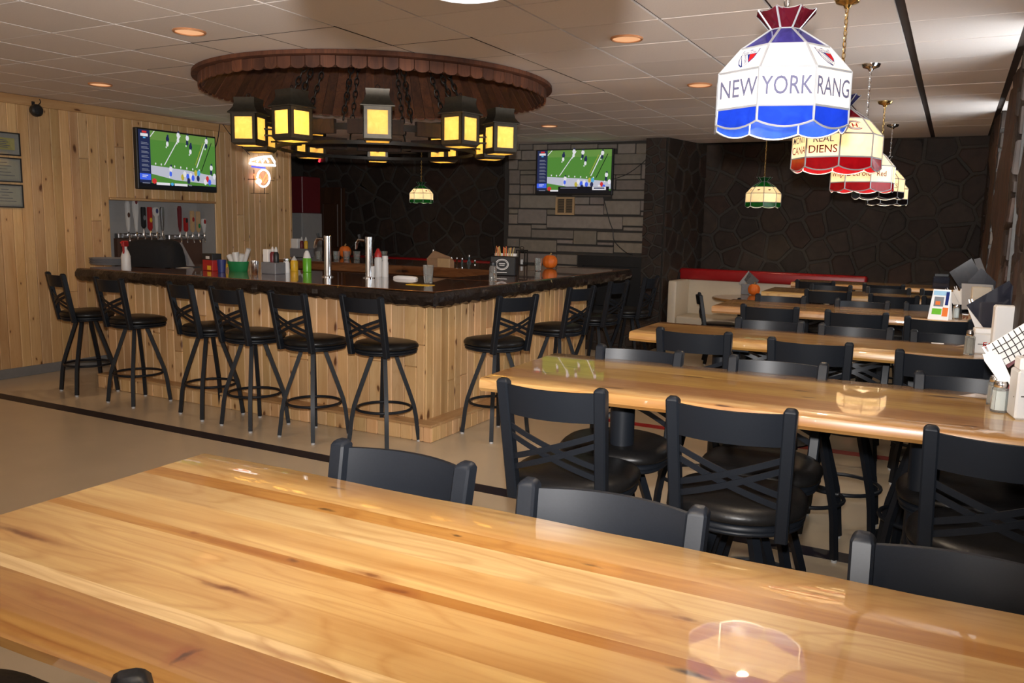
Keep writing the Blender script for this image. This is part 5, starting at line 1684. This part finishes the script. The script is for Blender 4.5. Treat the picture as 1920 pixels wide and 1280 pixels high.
obj('napkins', MB().bev(-w2 * 0.8, w2 * 0.9, 0.0, 0.06, h * 0.9, h * 1.14, b=0.005), M_PAPER, t)
rg = random.Random(5)
for k in range(16):
    x = -w2 * 0.75 + w2 * 1.35 * k / 15
    col = rg.choice([(1, 1, 1), (1.1, 0.35, 0.25), (1.0, 0.45, 0.3), (0.9, 0.9, 0.6)])
    obj('straw', MB().tube([(x, -0.02, h * 0.8), (x + rg.uniform(-0.02, 0.03), -0.02 + rg.uniform(-0.02, 0.02), h * rg.uniform(1.42, 1.52))], 0.0045, 6), M_STRAW, t, color=col)
turned('garnish_jar', 'small clear garnish jar left of the straw caddy', 'jar', 924, 523, BT, 32, 15, [('jar', JAR, M_GLASS), ('cap', JCAP, M_DARK)])
turned('drinking_glass', 'clear glass left of the pumpkin on the bar side', 'glass', 1009, 508, BT, 24, 16, [('body', CUP, M_GLASS)])
p, s = spot(978, 497, BT)
t = thing('iron_lantern', 'small black iron candle lantern behind the straw caddy', 'lantern', (p.x, p.y, BT), R(10))
w2, h = 0.06, 0.19
obj('frame', MB().box(-w2, -w2 + .012, -w2, -w2 + .012, 0, h).box(w2 - .012, w2, -w2, -w2 + .012, 0, h).box(-w2, -w2 + .012, w2 - .012, w2, 0, h).box(w2 - .012, w2, w2 - .012, w2, 0, h).box(-w2, w2, -w2, w2, -0.0, 0.012).box(-w2, w2, -w2, w2, h - 0.012, h), M_IRON, t, ang=0)
obj('candle', MB().lathe([(0.018, 0.012), (0.018, 0.07), (0.004, 0.075)], 12), M_WHITE, t)
obj('ring', MB().tube([(0.025 * math.cos(2 * math.pi * q / 14), 0, h + 0.02 + 0.02 * math.sin(2 * math.pi * q / 14)) for q in range(14)], 0.004, 6, True), M_IRON, t)

# ================================================================== things at the wall ends of the tables
def salt(label, x, y, hpx, wpx, fill, Z=TW, group='glass shakers on the tables'):
    p, s = spot(x, y, Z)
    hw, h = wpx * s / 2, hpx * s
    t = thing('glass_shaker', label, 'shaker', p, R(22), group)
    obj('jar', MB().lathe([(0.95 * hw, 0), (hw, 0.03 * h), (0.93 * hw, 0.72 * h), (0.72 * hw, 0.78 * h), (0.66 * hw, 0.78 * h), (0.84 * hw, 0.70 * h), (0.90 * hw, 0.06 * h), (0.2 * hw, 0.05 * h)], 10), M_GLASS, t, ang=20)
    obj('filling', MB().lathe([(0.84 * hw, 0.07 * h), (0.80 * hw, 0.66 * h), (0.1 * hw, 0.67 * h)], 10), fill, t)
    obj('cap', MB().lathe([(0.74 * hw, 0.775 * h), (0.80 * hw, 0.80 * h), (0.80 * hw, 0.90 * h), (0.66 * hw, 0.97 * h), (0.3 * hw, 1.0 * h)], 16), M_CHROME, t)
    return t


def menu(label, pts, Z0, thick=0.004, mat=None, back=None):
    """leaning card: corner points (x px, y px, world y)"""
    P = [PY(x, y, Y) for x, y, Y in pts]
    n = (P[1] - P[0]).cross(P[2] - P[0]).normalized()
    return tag(obj('menu', MB().prism(P, n * thick), mat or M_LAMIN, ang=0), label, 'menu', 'menus at the table ends')


# second table
salt('glass salt shaker full of white salt at the end of the second table', 1872, 771, 60, 31, M_SALT)
salt('glass pepper shaker just behind the salt on the second table', 1862, 758, 56, 26, M_PEPPER)


def napkin_holder(label, x, y, w, d, h, rz, Z=TW, body=M_STEEL, script=False):
    p, s = spot(x, y, Z)
    t = thing('napkin_holder', label, 'napkin holder', p, R(rz), 'napkin holders on the tables')
    obj('case', MB().bev(-w, w, -d, d, 0, h * 0.8, b=0.006), body, t)
    obj('napkins', MB().bev(-w * 0.85, w * 0.85, -d * 0.7, d * 0.7, h * 0.8, h, b=0.004), M_PAPER if body != M_LAMIN else M_DARK, t)
    obj('wire_handle', MB().tube([(-w, -d * 0.4, h * 0.35), (-w * 0.4, -d * 1.25, h * 0.4), (w * 0.4, -d * 1.25, h * 0.4), (w, -d * 0.4, h * 0.35)], 0.002, 6), M_IRON, t)
    if script:
        mb = MB()
        lettering(mb, 'E&', h * 0.34, (w * 0.2, -d - 0.0012, h * 0.34), (1, 0, 0), (0, 0, 1))
        obj('red_script', mb, M_PRED, t, ang=0)
    return t


napkin_holder('tall white napkin holder at the right edge on the second table', 1916, 782, 0.035, 0.05, 0.20, 10, body=M_WHITE)


def cutlery(label, x, y, lean, n, length=0.17, Z=TW, h0=0.0, rz=0.0):
    p, s = spot(x, y, Z)
    t = thing('cutlery_pack', label, 'cutlery', (p.x, p.y, Z + h0), R(rz), 'wrapped cutlery')
    rg = random.Random(int(x))
    for k in range(n):
        a = lean + (k - (n - 1) / 2) * 0.22
        o = Vector(((k - (n - 1) / 2) * 0.018, 0.006 * k, 0))
        d = Vector((math.sin(a), rg.uniform(-0.1, 0.1), math.cos(a))).normalized()
        u = d.cross(Vector((0, 1, 0))).normalized()
        nr = u.cross(d)
        sl = obj('paper_sleeve', MB().prism([o - u * 0.014, o + u * 0.014, o + u * 0.026 + d * length * 0.8, o + u * 0.02 + d * length * 0.95, o - u * 0.026 + d * length * 0.8], nr * 0.006), M_PAPER, t, ang=0)
        obj('fork', MB().prism([o + u * x_ + d * (length * y_) + nr * 0.007 for x_, y_ in ((-0.004, 0.5), (0.004, 0.5), (0.005, 0.82), (0.011, 0.88), (0.011, 1.08), (0.006, 1.08), (0.005, 0.94), (-0.002, 0.94), (-0.003, 1.08), (-0.008, 1.08), (-0.010, 0.88), (-0.005, 0.82))], nr * 0.002), M_STEEL, sl, ang=0)
        obj('red_band', MB().prism([o - u * 0.016 + d * 0.01 - nr * 0.001, o + u * 0.016 + d * 0.01 - nr * 0.001, o + u * 0.004 + d * length * 0.22 - nr * 0.001], nr * 0.009), M_RED, sl, ang=0)
    return t


cutlery('white paper sleeve of cutlery leaning over the salt shaker on the second table', 1893, 772, -0.55, 1, 0.16, h0=0.07)
menu('white menu with black grid lines leaning at the end of the second table', [(1850, 648, 3.42), (1920, 606, 3.42), (1945, 650, 3.42), (1875, 690, 3.42)], 0, mat=M_PAPER)
mb = MB()
ga, gb, gc = PY(1850, 648, 3.415), PY(1920, 606, 3.415), PY(1875, 690, 3.415)
eu, ev = gb - ga, gc - ga
for k in range(1, 7):
    a = ga + eu * (k / 7)
    mb.tube([a + ev * 0.02, a + ev * 0.5 + eu * 0.01, a + ev * 0.98], 0.0016, 4)
for k in range(1, 4):
    a = ga + ev * (k / 4)
    mb.tube([a + eu * 0.02, a + eu * 0.5 + ev * 0.04, a + eu * 0.98], 0.0016, 4)
obj('grid_lines', mb, M_DARK, bpy.data.objects['menu'], ang=0)
menu('purple edged menu lying behind the grid lined menu on the second table', [(1878, 672, 3.46), (1925, 630, 3.46), (1935, 655, 3.46), (1890, 690, 3.46)], 0, mat=M_MAROON)
mb = MB()
for q in ((0.0, 0.0, 0.18, 0.02), (0.02, 0.0, 0.16, -0.05)):
    mb.add([(q[0], q[1], 0.001), (q[2], q[3], 0.012), (0.15, 0.06, 0.002), (0.05, 0.05, 0.010)], [(0, 1, 2, 3)])
p, s = spot(1795, 742, TW)
tag(obj('plastic_wrap', mb, plain('thin clear wrap', (0.75, 0.62, 0.52), 0.15, coat=1.0, trans=0.5), None, (p.x, p.y, TW), R(-12), ang=0), 'crumpled clear plastic wrap on the second table', 'wrap')
# third table
napkin_holder('white napkin holder with red script at the end of the third table', 1842, 661, 0.055, 0.05, 0.125, 8, body=M_WHITE, script=True)
salt('glass salt shaker beside the scripted napkin holder on the third table', 1816, 664, 46, 19, M_PEPPER)
cutlery('bunch of white cutlery sleeves on the third table behind the scripted holder', 1848, 648, 0.0, 4, 0.18, h0=0.06, rz=5)
p, s = spot(1880, 668, TW)
t = thing('napkin_stack', 'tall block of white napkins at the end of the third table', 'napkins', (p.x, p.y, TW), R(6))
obj('stack', MB().bev(-0.055, 0.085, -0.03, 0.05, 0, 0.25, b=0.008), M_PAPER, t)
menu('glossy black menu propped up behind the napkins on the third table', [(1812, 572, 5.0), (1892, 526, 5.02), (1930, 580, 5.02), (1850, 622, 5.0)], 0)
tag(obj('paper_strip', MB().box(-0.03, 0.03, -0.006, 0.006, 0, 0.001), M_PAPER, None, PZ(1758, 643, TW), 0.1, ang=0), 'short white paper strip on the third table', 'paper')
mb = MB().add([(0, 0, 0.001), (0.06, -0.01, 0.012), (0.11, 0.02, 0.004), (0.07, 0.05, 0.015), (0.02, 0.03, 0.004)], [(0, 1, 2), (0, 2, 3), (0, 3, 4)])
tag(obj('plastic_wrap', mb, bpy.data.materials['thin clear wrap'], None, PZ(1785, 650, TW), 0, ang=0), 'crumpled wrapper on the third table by the shaker', 'wrap')
# fourth table
p, s = spot(1762, 598, TW)
t = thing('tent_card', 'white folded tent card with a food picture on the fourth table', 'tent card', p, R(-12))
for sgn in (-1, 1):
    obj('card_side', MB().prism([(-0.065, sgn * 0.055, 0), (0.065, sgn * 0.055, 0), (0.055, 0, 0.205), (-0.055, 0, 0.205)], (0, sgn * 0.003, 0)), M_PAPER, t, ang=0)
mb = MB()


def card(x0, x1, z0, z1, mi, lf):
    f_ = lambda x, z: (x, -(0.055 * (1 - z / 0.205)) - 0.0035 - lf, z)
    mb.poly([f_(x0, z0), f_(x1, z0), f_(x1, z1), f_(x0, z1)], mi)


card(-0.05, 0.052, 0.165, 0.195, 0, 0)
card(-0.04, 0.02, 0.09, 0.155, 1, 0)
card(-0.045, 0.015, 0.035, 0.075, 2, 0)
card(0.02, 0.055, 0.025, 0.085, 3, 0)
card(0.03, 0.05, 0.10, 0.19, 4, 0.0003)
card(-0.03, 0.0, 0.10, 0.125, 3, 0.0004)
obj('printed_picture', mb, [M_BLUE_P, M_GREY, M_LIME, M_ORANGE, M_TXT_B] if 'M_BLUE_P' in globals() else [plain('pale blue print', (0.30, 0.50, 0.65), 0.6), M_GREY, M_LIME, M_ORANGE, M_TXT_B], t, ang=0)
salt('glass salt shaker right of the tent card on the fourth table', 1791, 597, 27, 13, M_SALT)
cutlery('fan of white cutlery sleeves at the end of the fourth table', 1806, 585, -0.25, 4, 0.17, h0=0.02, rz=-8)
p, s = spot(1832, 592, TW)
t = thing('napkin_stack', 'cream block of napkins at the end of the fourth table', 'napkins', (p.x, p.y, TW), R(6))
obj('stack', MB().bev(-0.05, 0.075, -0.03, 0.05, 0, 0.21, b=0.006), M_CREAM, t)
menu('grey backed menu holder card on the fourth table', [(1803, 531, 6.9), (1862, 534, 6.9), (1868, 578, 6.9), (1803, 580, 6.9)], 0, mat=M_GREYWALL)
menu('glossy black menu leaning behind the cream napkins on the fourth table', [(1815, 528, 7.0), (1840, 502, 7.0), (1885, 545, 7.0), (1850, 575, 7.0)], 0)
# fifth and sixth table
napkin_holder('black glossy napkin holder at the end of the farthest long table', 1763, 541, 0.08, 0.05, 0.16, 4, body=M_LAMIN)
menu('shiny black menu tilted up at the end of the fifth table', [(1780, 510, 8.7), (1822, 484, 8.7), (1852, 536, 8.7), (1810, 557, 8.7)], 0)
menu('grey striped menu standing behind the shiny menu on the fifth table', [(1826, 486, 8.8), (1838, 483, 8.8), (1862, 545, 8.8), (1850, 556, 8.8)], 0, mat=M_GREY)
p, s = spot(1812, 543, TW)
t = thing('napkin_stack', 'pale grey napkin dispenser at the end of the farthest long table', 'napkins', (p.x, p.y, TW), R(4))
obj('case', MB().bev(-0.07, 0.07, -0.05, 0.05, 0, 0.22, b=0.012), M_GREYWALL, t)
obj('black_slot', MB().bev(0.0, 0.04, -0.053, -0.049, 0.13, 0.165, b=0.001), M_DARK, t)
# round table
pumpkin('orange pumpkin on the round table by the booth', 1413, 553, 0.80, 23, 24)
p, s = spot(1398, 552, 0.80)
t = thing('menu_holder', 'tilted grey and black menu in a holder on the round table', 'menu holder', (p.x, p.y, 0.80), R(5))
obj('holder', MB().bev(-0.06, 0.05, -0.02, 0.03, 0, 0.14, b=0.006), M_GREY, t)
obj('grey_card', MB().prism([(-0.10, 0.0, 0.14), (0.02, 0.0, 0.31), (0.07, 0.0, 0.26), (-0.05, 0.0, 0.10)], (0, 0.008, 0)), M_GREYWALL, t, ang=0)
obj('black_card', MB().prism([(0.03, 0.0, 0.30), (0.16, 0.0, 0.19), (0.08, 0.0, 0.08), (-0.03, 0.0, 0.19)], (0, 0.008, 0)), M_LAMIN, t, ang=0)
